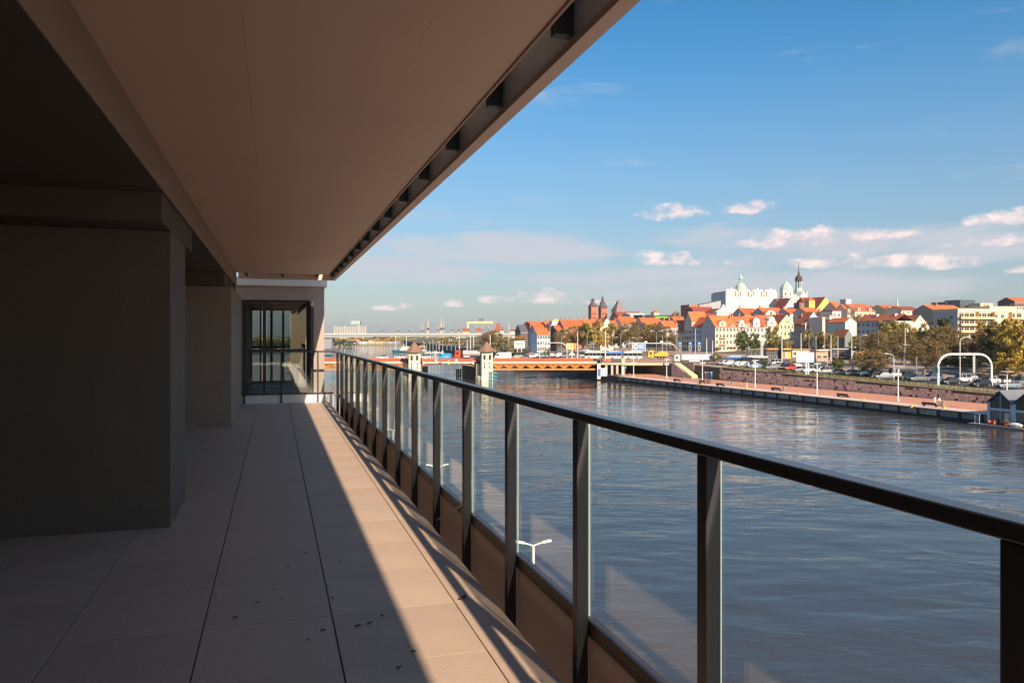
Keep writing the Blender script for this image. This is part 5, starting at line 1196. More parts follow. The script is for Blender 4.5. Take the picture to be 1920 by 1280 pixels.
# ------------------------------------------------------------------ vehicles
def paint(n, c): return M('paint_'+n, c, .35, .0, coat=.2, spec=.4)
PC = {k: paint(k, c) for k, c in dict(black=(.012,.014,.02), navy=(.02,.035,.075), silver=(.26,.28,.31), white=(.58,.57,.54), red=(.5,.03,.015), blue=(.10,.20,.32), grey=(.13,.14,.15), beige=(.36,.30,.22), lightblue=(.15,.20,.26), orange=(.65,.16,.02), teal=(.05,.14,.16)).items()}
wheel_me = MB().lathe([(.20,-.11),(.32,-.11),(.335,-.06),(.335,.06),(.32,.11),(.20,.11)], 12).mesh('wheel', tyre)
rim_me = MB().lathe([(.19,-.112),(.19,.112)], 8).mesh('rim', rim)
def car_proto(kind_, label):
    t = thing('parked_car', label, 'car', (0,0,-50)); 
    if kind_ == 'sedan': L,H,hood,ws,rr,tr_ = 4.5,1.45,.95,1.35,3.3,4.0
    elif kind_ == 'hatch': L,H,hood,ws,rr,tr_ = 4.1,1.5,.9,1.15,3.55,3.95
    elif kind_ == 'estate': L,H,hood,ws,rr,tr_ = 4.7,1.5,1.0,1.35,4.15,4.6
    elif kind_ == 'suv': L,H,hood,ws,rr,tr_ = 4.6,1.75,1.0,1.3,4.1,4.5
    else: L,H,hood,ws,rr,tr_ = 5.2,2.3,.7,.9,5.0,5.15
    bz = .92 if kind_ != 'van' else 1.25; W2 = .89
    st = [(0,.35,.62,.62),(.12,.25,.74,.80),(.9,.2,bz-.12,.88),(hood+.1,.2,bz,.89),(tr_,.22,bz+.02,.89),(L-.1,.28,bz-.06,.84),(L,.4,bz-.2,.72)]
    mb = MB(); n = len(st)
    for (x,zl,zh,w) in st: mb.v += [(x-L/2,-w,zl),(x-L/2,-w-.01,(zl+zh)/2),(x-L/2,-w*.93,zh),(x-L/2,w*.93,zh),(x-L/2,w+.01,(zl+zh)/2),(x-L/2,w,zl)]
    for i in range(n-1):
        for j in range(6): a=i*6+j; b=i*6+(j+1)%6; mb.f.append((a,b,b+6,a+6)); mb.m.append(0)
    mb.f += [tuple(range(6)), tuple(range((n-1)*6,n*6))]; mb.m += [0,0]
    r0 = hood+ws*.55+.2
    mb.box(r0-L/2, rr-.08-L/2, -.66, .66, H-.045, H)     # roof skin
    for x in (1.9, 3.0):
        if x < rr-.3:
            for s_ in (-1,1): mb.hexa([(x-L/2,s_*.83-.02,bz),(x+.09-L/2,s_*.83-.02,bz),(x+.09-L/2,s_*.83+.02,bz),(x-L/2,s_*.83+.02,bz),(x-L/2,s_*.67-.02,H-.04),(x+.09-L/2,s_*.67-.02,H-.04),(x+.09-L/2,s_*.67+.02,H-.04),(x-L/2,s_*.67+.02,H-.04)])
    mb.build('body', PC['black'], t, bev=.03)
    g = MB(); g.hexa([(hood-L/2,-.80,bz-.02),(tr_-.02-L/2,-.80,bz-.02),(tr_-.02-L/2,.80,bz-.02),(hood-L/2,.80,bz-.02),(r0-L/2,-.655,H-.046),(rr-L/2,-.655,H-.046),(rr-L/2,.655,H-.046),(r0-L/2,.655,H-.046)])
    g.build('window', glass_dark, t)
    for x in (.8, L-.85):
        for s_ in (-1,1):
            w = place(wheel_me, 'wheel', t, (x-L/2, s_*.80, .335), rot=(pi/2,0,0)); place(rim_me, 'rim', w)
    for s_ in (-1,1):
        MB().box(-L/2-.01,-L/2+.10,s_*.62-.14,s_*.62+.14,.58,.72).build('headlight', lampwhite, t); MB().box(L/2-.09,L/2+.012,s_*.66-.11,s_*.66+.11,.70,.88).build('taillight', lampred, t)
    MB().box(L/2+.0,L/2+.016,-.26,.26,.52,.63).build('number_plate', M('plate', (.75,.75,.7), .5), t)
    return t
PR = {}
def car(kind_, col, px, yb, label, ph=.15, d=None, group='cars parked behind the river wall', z=None, sc=(1.06,1.12,1.22)):
    if kind_ not in PR: p = car_proto(kind_, 'x'); PR[kind_] = (p, tree_of(p))
    d = d or 22148/(yb-630+30.8); x = (px-960)/F*d
    p, tr = PR[kind_]
    r = dup(p, (x, d, (gz(x, d)+.06 if z is None else z)), ph, label, group, sc, swap={'body': PC[col]}, tree=tr); return r
CARS = [
 ('estate','lightblue',1890,727,'light blue grey estate car nearest the right edge'),('suv','grey',1915,721,'dark grey car behind the light blue estate'),
 ('estate','black',1838,724.5,'long black estate car right of the sign arch leg'),('hatch','white',1857,718,'white hatchback behind the black estate'),
 ('sedan','black',1783,720,'black saloon inside the sign arch'),('suv','white',1802,715,'white car behind the black saloon'),('hatch','silver',1815,712,'silver hatchback behind the white car inside the arch'),
 ('suv','navy',1749,712.5,'navy car left of the sign arch leg'),('sedan','grey',1720,713.5,'greenish grey saloon left of the navy car'),('hatch','beige',1734,711,'pinkish beige hatchback beside the grey saloon'),
 ('suv','black',1697,710,'black car right of the white van'),('van','white',1680,709,'small white van behind the bare tree on the strip'),('sedan','lightblue',1656,709.5,'light blue saloon left of the white van'),
 ('suv','black',1640,705.5,'black off road car right of the lamp post'),('hatch','teal',1618,703.5,'dark car hidden by the bush near the lamp post'),('sedan','grey',1597,703.5,'dark grey coupe right of the beige saloon'),
 ('sedan','beige',1570,702.5,'beige saloon beneath the green street tree'),('hatch','red',1557,699,'red car behind the beige saloon'),('suv','silver',1548,699.5,'silver white car left of the red one'),('hatch','blue',1539,698.5,'teal blue car left of the white one'),
 ('sedan','silver',1502,697,'silver saloon left of the billboard legs'),('suv','white',1517,697.5,'white car between the billboard legs'),('van','navy',1530,694,'navy van right of the billboard legs'),
 ('sedan','red',1491,691.5,'bright red car behind the silver saloon'),('hatch','red',1481,693,'dark red hatchback left of the silver saloon'),('suv','black',1472,692,'black car left of the red ones'),('suv','navy',1459,691.5,'navy car in the middle of the row'),
 ('hatch','grey',1447,692,'grey hatchback nose out of the bush'),('suv','teal',1434,688,'dark green car partly hidden by the bush'),('suv','navy',1424,687,'dark blue car right of the lamp arms'),('sedan','blue',1414,689.5,'steel blue car below the lamp arms'),
 ('sedan','grey',1400,687.5,'dark grey car left of the lamp post'),('van','navy',1397,684,'dark blue van behind the grey car'),('estate','grey',1383,687,'dark grey estate car beside the white one'),('hatch','white',1392,687.5,'white hatchback right of the grey estate'),
 ('suv','black',1374,683,'dark navy car behind the grey estate'),('hatch','white',1366,684.5,'white car right of the small blue one'),('hatch','blue',1357,684,'small blue car at the left end of the row'),
]
for c in CARS: car(c[0], c[1], c[2], c[3], c[4], ph=.12+.1*((c[2]*7) % 3-1))
for c in [('suv','white',1453,677,262,'white car driving past the bus stop','s'),('sedan','navy',1632,672,300,'dark blue car on the far street right of the orange truck',''),('hatch','white',1652,668,300,'white car behind the brown tree on the far street',''),
          ('hatch','orange',1615,676,285,'orange car behind the bus shelter',''),('hatch','blue',1586,671,300,'teal car left of the dark van on the square',''),('hatch','red',1573,669,300,'red car left of the teal car on the square',''),
          ('sedan','black',1597,673,298,'dark saloon in front of the teal car on the square','')]:
    car(c[0], c[1], c[2], 0, c[5], d=c[4], group='cars on the square')
for k,(kd,cl,px,lb) in enumerate((('suv','teal',1018,'dark teal car right of the cream one'),('sedan','grey',1032,'grey car near the arch pole'),('hatch','white',1046,'white car left of the street lamp'),('suv','navy',1058,'navy car below the orange sign'),
                ('hatch','silver',1004,'silver car by the lamp arms'),('sedan','black',1070,'black car left of the bus'),('suv','white',994,'white car by the pale trees'))):
    car(kd, cl, px, 0, 'parked beyond the bridge approach, '+lb, d=345+6*(k % 3), group='cars parked beyond the bridge')
# cars and lorries on the bridge
zd = EZ+zy(674.8, BD)+.02
for (kd,cl,px,d,lb) in (('sedan','white',717,287,'white saloon crossing the left part of the bridge'),('hatch','lightblue',613,287,'pale blue car on the bridge beside the bay wall'),('hatch','white',750,291,'white hatchback near the left bridge tower'),
                     ('sedan','grey',985,287,'olive grey car on the right span of the bridge'),('van','beige',973,292,'cream van behind the white van on the bridge'),('hatch','white',798,291,'white car just right of the left bridge tower')):
    car(kd, cl, px, 0, lb, d=d, z=zd, group='cars crossing the bridge', ph=0.0)
for p in PR.values():
    for c, gs in p[1]:
        for g in gs: bpy.data.objects.remove(g)
        bpy.data.objects.remove(c)
    bpy.data.objects.remove(p[0])
def wheels(t, xs, w=1.2, r=.5, ys=None):
    for x in xs:
        for s_ in (-1,1):
            o = place(wheel_me, 'wheel', t, (x, s_*w, r), rot=(pi/2,0,0), scale=(r/.335,r/.335,1.3)); place(rim_me, 'rim', o)
def bus(px0, px1, d, label, ph=0.0, z=None, artic=True, paints=(white, ), front=None, top=None):
    x0 = (px0-960)/F*d; L = (px1-px0)/F*d/cos(ph); z = gz(x0, d)+.1 if z is None else z
    t = thing('bus', label, 'bus', (x0, d, z), ph, 'city buses')
    segs = [(0, L*.42), (L*.48, L)] if artic else [(0, L)]
    if artic: MB().box(L*.42, L*.48, -1.1, 1.1, .5, 2.9).build('bellows', M('bellows', (.10,.10,.10), .9), t)
    for i, (a, b) in enumerate(segs):
        MB().box(a, b, -1.25, 1.25, .35, 1.25).box(a, b, -1.25, 1.25, 2.45, 2.95).box(a, b, -1.15, 1.15, 1.25, 2.45).build('body', white, t, bev=.04)
        n = int((b-a)/1.5)
        for k in range(n): MB().box(a+(b-a)*k/n+.06, a+(b-a)*(k+1)/n-.06, -1.262, -1.16, 1.28, 2.42).build('window', glass_dark, t)
        MB().box(a+1, b-1, -.7, .7, 2.951, 3.15).build('roof_unit', white, t)
    if top: MB().box(.2, L*top[0], -1.29, -1.256, 2.2, 2.9).build('roof_band', top[1], t)
    if front: MB().box(-.01, 1.9*1.1, -1.285, -1.266, .4, 1.26).build('front_panel', front, t)
    MB().box(-.03, -.001, -1.1, 1.1, 1.2, 2.7).build('windscreen', glass_dark, t)
    wheels(t, [L*.17, L*.62, L*.85] if artic else [L*.2, L*.78])
    return t
grn = M('bus_green', (.10,.55,.08), .4); blu = M('bus_blue', (.03,.14,.42), .4)
bus(1362, 1439, 262, 'articulated white city bus with green front and blue roof edge', ph=.06, front=grn, top=(.42, blu))
bus(1136, 1203, 289, 'white articulated bus with blue roof band on the bridge approach', z=zd, front=None, top=(.5, blu))
bus(1096, 1133, 292, 'white bus with dark roof screen at the bridge end', z=zd, artic=False)
bus(1088, 1110, 300, 'dark teal bus roof behind the white bus at the bridge end', z=zd+.3, artic=False, top=(.98, M('bus_teal', (.02,.16,.2), .4)))
# tanker lorry
def lorry(px0, px1, d, label, cab, tank=None, kind_='tank', z=None, ph=0.0, body=None):
    x0 = (px0-960)/F*d; L = (px1-px0)/F*d; z = gz(x0, d)+.1 if z is None else z
    t = thing('lorry', label, 'lorry', (x0, d, z), ph); 
    MB().prism([(0,.5),(0,1.6),(.25,3.0),(.6,3.35),(2.2,3.35),(2.2,.5)], -1.2, 1.2, 'y').build('cab', cab, t, bev=.05)
    MB().prism([(-.02,1.75),(.2,2.85),(.26,2.85),(.03,1.75)], -1.1, 1.1, 'y').build('windscreen', glass_dark, t); MB().box(.6, 1.5, -1.22, -1.201, 1.8, 2.7).build('window', glass_dark, t)
    MB().box(1.4, L-.2, -.45, .45, .75, 1.05).build('chassis', black_metal, t)
    if kind_ == 'tank':
        mb = MB(); mb.T = Matrix.Translation((0,0,2.25)) @ Matrix.Rotation(pi/2, 4, 'Y')
        mb.lathe([(.5,2.9),(1.05,3.05),(1.22,3.4),(1.22,L-.4),(1.05,L-.05),(.5,L)], 16); mb.build('tank', tank, t)
        wheels(t, [1.0, L*.66, L*.74, L*.82], 1.1, .5)
        MB().box(L*.35, L*.6, -1.15, -.9, .8, 1.15).build('side_guard', white_metal, t)
    elif kind_ == 'mixer':
        MB().prism([(2.6,1.1),(2.5,1.9),(L*.7,3.1),(L-.1,2.7),(L,1.1)], -1.1, 1.1, 'y').build('body_work', body, t); wheels(t, [1.0, L*.55, L*.7, L*.85], 1.1, .5)
    else:
        MB().box(2.4, L, -1.25, 1.25, 1.1, 3.2).build('box_body', body, t); wheels(t, [1.0, L*.7, L*.82], 1.1, .5)
    return t
def text(par, s, size, mat, loc, rot, ex=.015):
    cu = bpy.data.curves.new('lettering', 'FONT'); cu.body = s; cu.size = size; cu.extrude = ex; cu.offset = .02
    o = bpy.data.objects.new('lettering', cu); COL.objects.link(o); bpy.context.view_layer.update()
    me = bpy.data.meshes.new_from_object(o.evaluated_get(bpy.context.evaluated_depsgraph_get())); me.materials.clear(); me.materials.append(mat)
    bpy.data.objects.remove(o); return place(me, 'lettering', par, loc, rot=rot)
tk = lorry(1262.5, 1343, 282, 'white tanker lorry lettered BTN with blue and green flash', PC['white'], M('tank_white', (.80,.78,.73), .3, coat=.5), z=EZ+zy(681.3,282), ph=0)
Lt = (1343-1262.5)/F*282
text(tk, 'BTN', 1.25, M('text_grey', (.12,.13,.15), .6), (Lt*.58, -1.25, 1.95), (pi/2,0,0))
MB().prism([(Lt*.80,2.9),(Lt*.90,2.9),(Lt*.95,1.5),(Lt*.83,1.6)], -1.262, -1.225, 'y').build('flash', M('flash_blue', (.02,.10,.35), .4), tk); MB().prism([(Lt*.905,2.9),(Lt*.985,2.7),(Lt*.99,1.8),(Lt*.955,1.5)], -1.262, -1.225, 'y').build('flash', M('flash_green', (.30,.55,.05), .4), tk)
lorry(1214, 1252, 292, 'yellow tipper lorry with teal load on the bridge approach', M('lorry_yellow', (.72,.36,.03), .4), kind_='mixer', body=M('lorry_yellow', (.72,.36,.03), .4), z=zd)
rl_ = lorry(853, 900, 291, 'bright red lorry with grey tank trailer on the lifting span', M('lorry_red', (.62,.07,.02), .35), M('tank_grey', (.42,.38,.38), .4), z=zd)
vb = thing('delivery_van', 'blue panel van with white lettering on the lifting span', 'van', ((821-960)/F*286, 286, zd)); Lv = 25/F*286
MB().prism([(0,.4),(.05,1.1),(.9,2.2),(1.3,2.35),(Lv,2.3),(Lv,.4)], -1, 1, 'y').build('body', M('van_blue', (.04,.28,.55), .35), vb, bev=.05); MB().prism([(.35,1.35),(.85,1.95),(1.5,1.95),(1.5,1.35)], -1.02, -1.001, 'y').build('window', glass_dark, vb); MB().box(Lv*.5, Lv*.85, -1.02, -1.001, .95, 1.1).build('stripe', white, vb); wheels(vb, [.9, Lv-.9], .95, .34)
vw = thing('delivery_van', 'large white high roof panel van right of the bridge tower', 'van', ((927-960)/F*287, 287, zd)); Lv = 32/F*287
MB().prism([(0,.4),(.05,1.2),(1.0,2.4),(1.5,2.75),(Lv,2.7),(Lv,.4)], -1, 1, 'y').build('body', PC['white'], vw, bev=.05); MB().prism([(.5,1.45),(1.05,2.1),(1.7,2.1),(1.7,1.45)], -1.02, -1.001, 'y').build('window', glass_dark, vw); wheels(vw, [1.0, Lv-1.1], .95, .36)
tr_ = lorry(1595, 1631, 300, 'orange and cream box lorry on the far street', M('lorry_cream', (.7,.62,.5), .5), kind_='box', body=M('lorry_orange', (.70,.27,.06), .5))

# ------------------------------------------------------------------ lamps, masts, signs
def pl_lamp(px, yb, ytop, label, disc=False):
    d = 14.5*F/(yb-630); x = (px-960)/F*d; h = (yb-ytop)/F*d; t = thing('promenade_lamp', label, 'lamp post', (x, d, PZ), .35, 'white lamp posts on the promenade')
    MB().cyl(0,0,0,h,.13,.09,8).build('pole', white_metal, t); MB().cyl(0,0,0,.5,.2,n=8).build('base', white_metal, t)
    if disc: MB().lathe([(.1,h+.001),(1.15,h+.12),(1.2,h+.2),(.1,h+.24)], 14).build('lamp_head', white_metal, t)
    else:
        for s_ in (-1,1): MB().box(min(0,s_*1.1),max(0,s_*1.1),-.16,.16,h+.001,h+.13).build('lamp_head', white_metal, t)
    zz = h-1.7; MB().box(-.6,.6,-.06,.06,zz,zz+.14).build('crossarm', white_metal, t)
    for s_ in (-1,1): MB().cyl(s_*.7,0,zz-.2,zz+.34,.17,.2,8).build('spotlight', white_metal, t)
for a in ((1188,706,672,'white double arm promenade lamp below the two buses'),(1250,708,674,'white promenade lamp at the right end of the underpass'),(1317,713,671,'white promenade lamp before the blue toilets'),(1416,727,676,'white promenade lamp beside the woman in white'),(1532,739,682,'white promenade lamp right of the billboard')): pl_lamp(*a)
pl_lamp(1684, 752, 688, 'white promenade lamp with flat disc head', True); 
pl_lamp(1888, 771, 698, 'white promenade lamp with disc head above the boathouse roof', True)
def st_lamp(px, d, ytop, label, arms=1, mat=steel, side=1, cat='street lamp', rr=.12, yb=None):
    x = (px-960)/F*d; z = gz(x,d) if yb is None else EZ+zy(yb,d); h = EZ+zy(ytop,d)-z; t = thing('street_lamp', label, cat, (x,d,z), .1, 'street lamps and masts on the far bank')
    if arms == 0: MB().cyl(0,0,0,h,rr*1.4,rr*.9,7).build('pole', mat, t); return t
    MB().cyl(0,0,0,h-1.2,rr,rr*.8,7).build('pole', mat, t)
    for s_ in ((side,) if arms == 1 else (-1,1)):
        pts = [(0,0,h-1.2),(s_*.25,0,h-.5),(s_*.9,0,h-.1),(s_*1.9,0,h)]
        a = MB().tube(pts, rr*.6, 6).build('arm', mat, t); MB().box(min(s_*1.8,s_*2.7),max(s_*1.8,s_*2.7),-.14,.14,h-.02,h+.14).build('lamp_head', white_metal, a)
    return t
wp = M('pole_white', (.66,.64,.60), .5); bp_ = M('pole_beige', (.50,.44,.34), .6)
for a in ((1053,330,624,'curved single arm street lamp left of the orange sign',1),(1101,330,621,'curved single arm street lamp behind the first bus',1),(1164,330,620,'curved single arm street lamp left of the blue billboard',1),
          (1148,380,632,'double arm street lamp among the trees',2),(1195,380,633,'double arm street lamp just above the blue billboard',2),(1231,300,620,'tall double arm street lamp by the yellow lorry',2),
          (1613,285,628,'tall curved street lamp before the grey house',1),(1800,190,632,'tall white curved street lamp inside the sign arch',1),(1676,200,663,'street lamp with long left arm above the parked van',1)):
    st_lamp(a[0],a[1],a[2],a[3],a[4], side=-1 if a[0]==1676 else 1, mat=wp if a[0] in (1800,1676) else steel)
for a in ((1031,340,612,'tall beige mast left of the traffic arch',bp_),(1083,330,620,'tall white flagpole like mast behind the orange sign',wp),(1135,276,621,'tall white mast at the bridge end',wp),(1242,310,628,'grey mast right of the double lamp',steel),
          (1269,300,622,'grey mast at the right end of the traffic arch',steel),(1304,320,616,'beige mast between the lane signs',bp_),(1325,310,634,'white mast with round lamp before the grey gable',wp),(1336,330,638,'thin white mast beside the corner house',wp),
          (1427,290,625,'thin white mast left of the tall tree',wp),(1430,270,632,'second white mast right behind the bus tail',wp),(1466,250,625,'white mast in front of the tall orange tree',wp),(1477,300,632,'grey mast beside the kiosk',steel),(1502,300,625,'white mast before the mauve shaded wall',wp),
          (1517,310,628,'thick grey mast above the white billboard',steel),(1530,300,630,'thin grey mast right of the white billboard',steel),(1546,290,626,'grey mast before the orange tree',steel),(1558,285,628,'white mast right of the orange tree',wp),(1571,290,630,'thin yellowish mast on the square',bp_),
          (1597,290,622,'tall white mast in front of the grey green gable',wp),(1647,285,622,'tall beige mast before the grey house',bp_),(1655,290,628,'second beige mast before the grey house',bp_),(1697,260,615,'catenary mast behind the big brown tree',bp_),(1718,205,670,'short grey mast left of the bare tree',steel),
          (742,760,628,'tall thin white mast rising from the left river bank',wp),(762,700,628,'tall thin mast left of the first bridge tower',wp),(822+60,560,628,'white mast above the red lorry',wp),(888,560,628,'thin white mast left of the right bridge tower',wp),(876,540,637,'short white mast above the red lorry',wp),(919,420,628,'white mast rising behind the right bridge tower',wp),(861,600,628,'white mast above the red lorry cab',wp),(954,480,606,'tan pole right of the gantry crane',bp_)):
    st_lamp(a[0],a[1],a[2],a[3],0, a[4], rr=.15 if a[1]<400 else .22, cat='mast', yb=(676 if a[0]==1135 else (655 if a[0]==742 else None)))
# railing lamps along the marina quay
for k in range(6):
    d = 560-12*k; st_lamp(822+k*8, d, 645, 'small curved quay lamp above the blue van, number in the row of six', 1, wp, cat='quay lamp')
for o in [o for o in bpy.data.objects if o.get('label','').endswith('row of six')]:
    o['label'] = 'small curved quay lamp in the row above the blue van'; o['group'] = 'row of quay lamps above the blue van'
# sign arches
def arch(px0, px1, d, ytop, label, r=.16, mat=wp, rad=2.2, ph=0.0, yb=None):
    x0 = (px0-960)/F*d; x1 = (px1-960)/F*d; z = gz(x0,d) if yb is None else EZ+zy(yb,d); h = EZ+zy(ytop,d)-z; w = x1-x0
    t = thing('sign_arch', label, 'gantry', (x0,d,z), ph)
    pts = [(0,0,0),(0,0,h-rad)]+[(rad-rad*cos(a*pi/12),0,h-rad+rad*sin(a*pi/12)) for a in range(1,7)]+[(w-rad,0,h)]+[(w-rad+rad*sin(a*pi/12),0,h-rad+rad*cos(a*pi/12)) for a in range(1,7)]+[(w,0,0)]
    MB().tube(pts, r, 8).build('arch_tube', mat, t, smooth=False); return t, w, h
ta, w_, h_ = arch(1759, 1859, 180, 664, 'large rounded white tubular sign arch over the parked cars', .26, white_metal, 3.0)
MB().box(-.25,-.02,-.3,.3,h_*.42,h_*.56).build('sign_box', M('sign_teal', (.05,.25,.22), .6), ta)
MB().box(w_*.65,w_*.69,-.1,.1,h_-4.4,h_-.3).build('hanging_sign', M('sign_back', (.35,.38,.38), .6), ta)
t1, w1_, _ = arch(1165, 1269, 300, 643.5, 'rounded grey traffic arch above the blue billboard', .18, steel, 3.4)
for px in (1211, 1240): MB().box((px-1165)/F*300-.5,(px-1165)/F*300+.5,-.2,-.05,_-.001,_+.9) .build('signal_board', white_metal, t1)
t2_, w2_, h2_ = arch(1012, 1063, 330, 642.5, 'rounded white traffic arch at the left part of the bridge approach', .16, wp, 3.0)
MB().box(w2_, w2_+.2, -.1,.1,0,1).build('arch_foot', wp, t2_)
# lane signs above the tanker
for k, px in enumerate((1275, 1294, 1311)):
    d = 300; x = (px-960)/F*d; t = thing('lane_sign', ('blue arrow lane sign above a signal head, '+('leftmost','middle','rightmost')[k]+' of the three'), 'traffic sign', (x, d, EZ+zy(652.5,d)), 0, 'blue arrow lane signs'); s_ = 1.0
    MB().box(-.6,.6,-.06,.0,1.2*s_+.2,2.2*s_+.2).build('sign_plate', M('sign_blue', (.02,.20,.55), .5), t)
    MB().prism([(-.1,1.5),(-.1,1.9),(-.3,1.9),(0,2.3),(.3,1.9),(.1,1.9),(.1,1.5)], -.09, -.063, 'y').build('arrow', white, t)
    MB().box(-.5,.5,-.06,.0,-1.0,1.1).build('signal_back', white, t); MB().box(-.32,.32,-.14,-.062,-.8,.95).build('signal_head', black_metal, t); MB().cyl(0,.3,-8.6,2.4,.07,n=6).build('pole', steel, t)
# billboards
def board(px0, px1, y0, y1, d, label, face, legs, frame=white_metal, ph=.05, ybase=None):
    x0 = (px0-960)/F*d; w = (px1-px0)/F*d/cos(ph); zb = gz(x0,d); z1 = EZ+zy(y0,d)-zb; z0 = EZ+zy(y1,d)-zb; t = thing('billboard', label, 'billboard', (x0,d,zb), ph)
    MB().box(0,w,0,.35,z0,z1).build('frame', frame, t); MB().box(.18,w-.18,-.03,-.002,z0+.18,z1-.18).build('poster', face, t)
    for q_ in legs: MB().box(w*q_-.14,w*q_+.14,.05,.3,-.5,z0-.001).build('leg', white_metal, t)
    return t, w, z0, z1
board(1493.5, 1527, 660.5, 679, 215, 'large blank white billboard on two white legs above the cars', M('poster_white', (.80,.79,.72), .6), (.56,.68))
bpy.data.objects['billboard']
t,w,z0,z1 = board(1185, 1210.5, 642.5, 657.3, 296, 'blue and white billboard with round orange emblem above the lorries', M('poster_blue', (.04,.16,.42), .6), (.35,.5))
MB().lathe([(1.05,0),(1.05,.03)], 16).build('disc', M('disc_pale', (.7,.68,.62), .6), t); o = [c for c in kids(t) if c.name.startswith('disc')][0]; o.location = (1.45,-.035,(z0+z1)/2+.1); o.rotation_euler = (pi/2,0,0)
MB().lathe([(.68,0),(.68,.03)], 14).build('emblem', M('emblem_orange', (.65,.22,.10), .6), t); o = [c for c in kids(t) if c.name.startswith('emblem')][0]; o.location = (1.45,-.07,(z0+z1)/2+.1); o.rotation_euler = (pi/2,0,0)
for k in range(3): MB().box(2.7, w-.5-.2*(k % 2), -.06, -.032, z1-1.0-k*.62, z1-.66-k*.62).build('text_line', white, t)
t,w,z0,z1 = board(964.5, 984, 639, 653, 380, 'white billboard with red and black print below the slate block', M('poster_pale', (.72,.72,.68), .6), (.3,.7))
MB().box(w*.1,w*.88,-.05,-.032,z1-1.6,z1-1.2).build('text_line', black_metal, t)
for q_ in (.35,.7): MB().box(w*q_,w*q_+.35,-.05,-.032,z0+.7,z0+1.7).build('figure', M('print_red', (.5,.05,.04), .6), t)
t,w,z0,z1 = board(1062, 1080, 643.5, 654, 340, 'yellow and orange advertising board behind the parked cars', M('poster_yellow', (.70,.55,.12), .6), (.6,)); MB().box(w*.74,w-.18,-.06,-.032,z0-.5,z1).build('side_poster', M('poster_orange', (.68,.18,.05), .6), t)
for k in range(2): MB().box(w*.1,w*.68,-.05,-.032,z1-1.0-k*.75,z1-.75-k*.75).build('text_line', M('print_brown', (.2,.1,.04), .6), t)
MB().box(0,2.2,0,.3,0,.9).build('shop_sign', M('poster_orange', (.68,.18,.05), .6)); o = bpy.data.objects['shop_sign']; o.location = P(1014, 654, 360); tag(o, 'small orange shop sign below the light blue tenement', 'sign')

# promenade furniture
def onprom(px, yb): d = 14.5*F/(yb-630); return ((px-960)/F*d, d, PZ)
dkw = M('bench_wood', (.06,.035,.028), .7)
bch = thing('bench', 'dark slatted bench on the promenade edge below the tanker lorry', 'bench', onprom(1270,715.5), ar, 'dark benches along the quay edge')
MB().box(-1.7,1.7,-.35,.35,.36,.46).build('seat', dkw, bch); MB().box(-1.7,1.7,.28,.36,.46,.9).build('backrest', dkw, bch)
for s_ in (-1.5,1.4): MB().box(s_,s_+.12,-.3,.3,0,.359).build('leg', black_metal, bch)
MB().box(-.9,.9,-.37,-.351,.38,.45).build('edge_strip', white_metal, bch); bt = tree_of(bch)
for (px,yb,lb) in ((1351,724,'below the blue toilets'),(1456,732.5,'left of the lamp near the woman in white'),(1581,744.5,'between two lamps under the parked coupe'),(1744,762,'nearest the boathouse beside the two walkers')):
    dup(bch, onprom(px,yb), ar, 'dark slatted bench on the quay edge '+lb, scale=1.0, tree=bt)
def bin_(px,yb,lb,mat,r=.32,h=1.1): 
    t = thing('litter_bin', lb, 'bin', onprom(px,yb)); MB().lathe([(r,0),(r*1.05,h*.9),(r*.9,h)], 10).build('bin_body', mat, t); MB().cyl(0,0,h+.001,h+.06,r*.6,n=8).build('lid', black_metal, t)
gb_ = M('bin_grey', (.20,.21,.21), .6); brb = M('bin_brown', (.17,.08,.06), .7)
for a in ((1180,706,'grey litter bin under the bridge approach',gb_),(1282,713.5,'small grey bin beside the first bench',gb_),(1373,721,'dark grey green bin between the benches',gb_),(1470,732,'grey bin beside the third bench',gb_),(1768,763,'grey bin beside the bench near the boathouse',gb_)): bin_(*a)
for k,px in enumerate((1314.5,1322.5,1329.5)): bin_(px,719.5,('dark round planter tub, '+('left','middle','right')[k]+' one of three by the lamp foot'),brb if k else M('bin_dark', (.06,.045,.04), .7),.62,1.25)
ylw = M('bollard_yellow', (.62,.42,.03), .5)
for k,(px,yb) in enumerate(((1196.5,709.5),(1251,713.5),(1317,721),(1399.5,729.5),(1498,739.5),(1619,750.5),(1709,764),(1770,767))):
    t = thing('mooring_bollard', 'yellow mooring bollard at the quay edge, '+('first','second','third','fourth','fifth','sixth','seventh','eighth')[k]+' from the bridge', 'bollard', onprom(px,yb), 0, 'yellow mooring bollards')
    MB().lathe([(.22,0),(.18,.35),(.3,.42),(.3,.55),(.1,.6)], 10).build('bollard_body', ylw, t)
for k,(px,yb,c,lb) in enumerate(((1325,709.8,(.45,.46,.44),'grey portable toilet cabin at the wall foot, left of three'),(1330,710.2,(.40,.43,.44),'grey portable toilet cabin, middle of three'),(1335.5,710.8,(.06,.27,.55),'blue portable toilet cabin, right of three'))):
    t = thing('portable_toilet', lb, 'toilet cabin', onprom(px,yb), -.1); m_ = M('cabin_%d' % k, c, .5)
    MB().box(-.55,.55,-.55,.55,0,2.2).build('cabin_body', m_, t, bev=.04); MB().lathe([(.78,2.201),(.72,2.35),(.4,2.5)], 8, rot=pi/8).build('roof', white_metal, t); MB().box(-.38,.38,-.575,-.552,.15,2.0).build('door', m_, t); MB().box(-.1,.1,-.6,-.577,1.2,1.5).build('door_sign', white_metal, t)
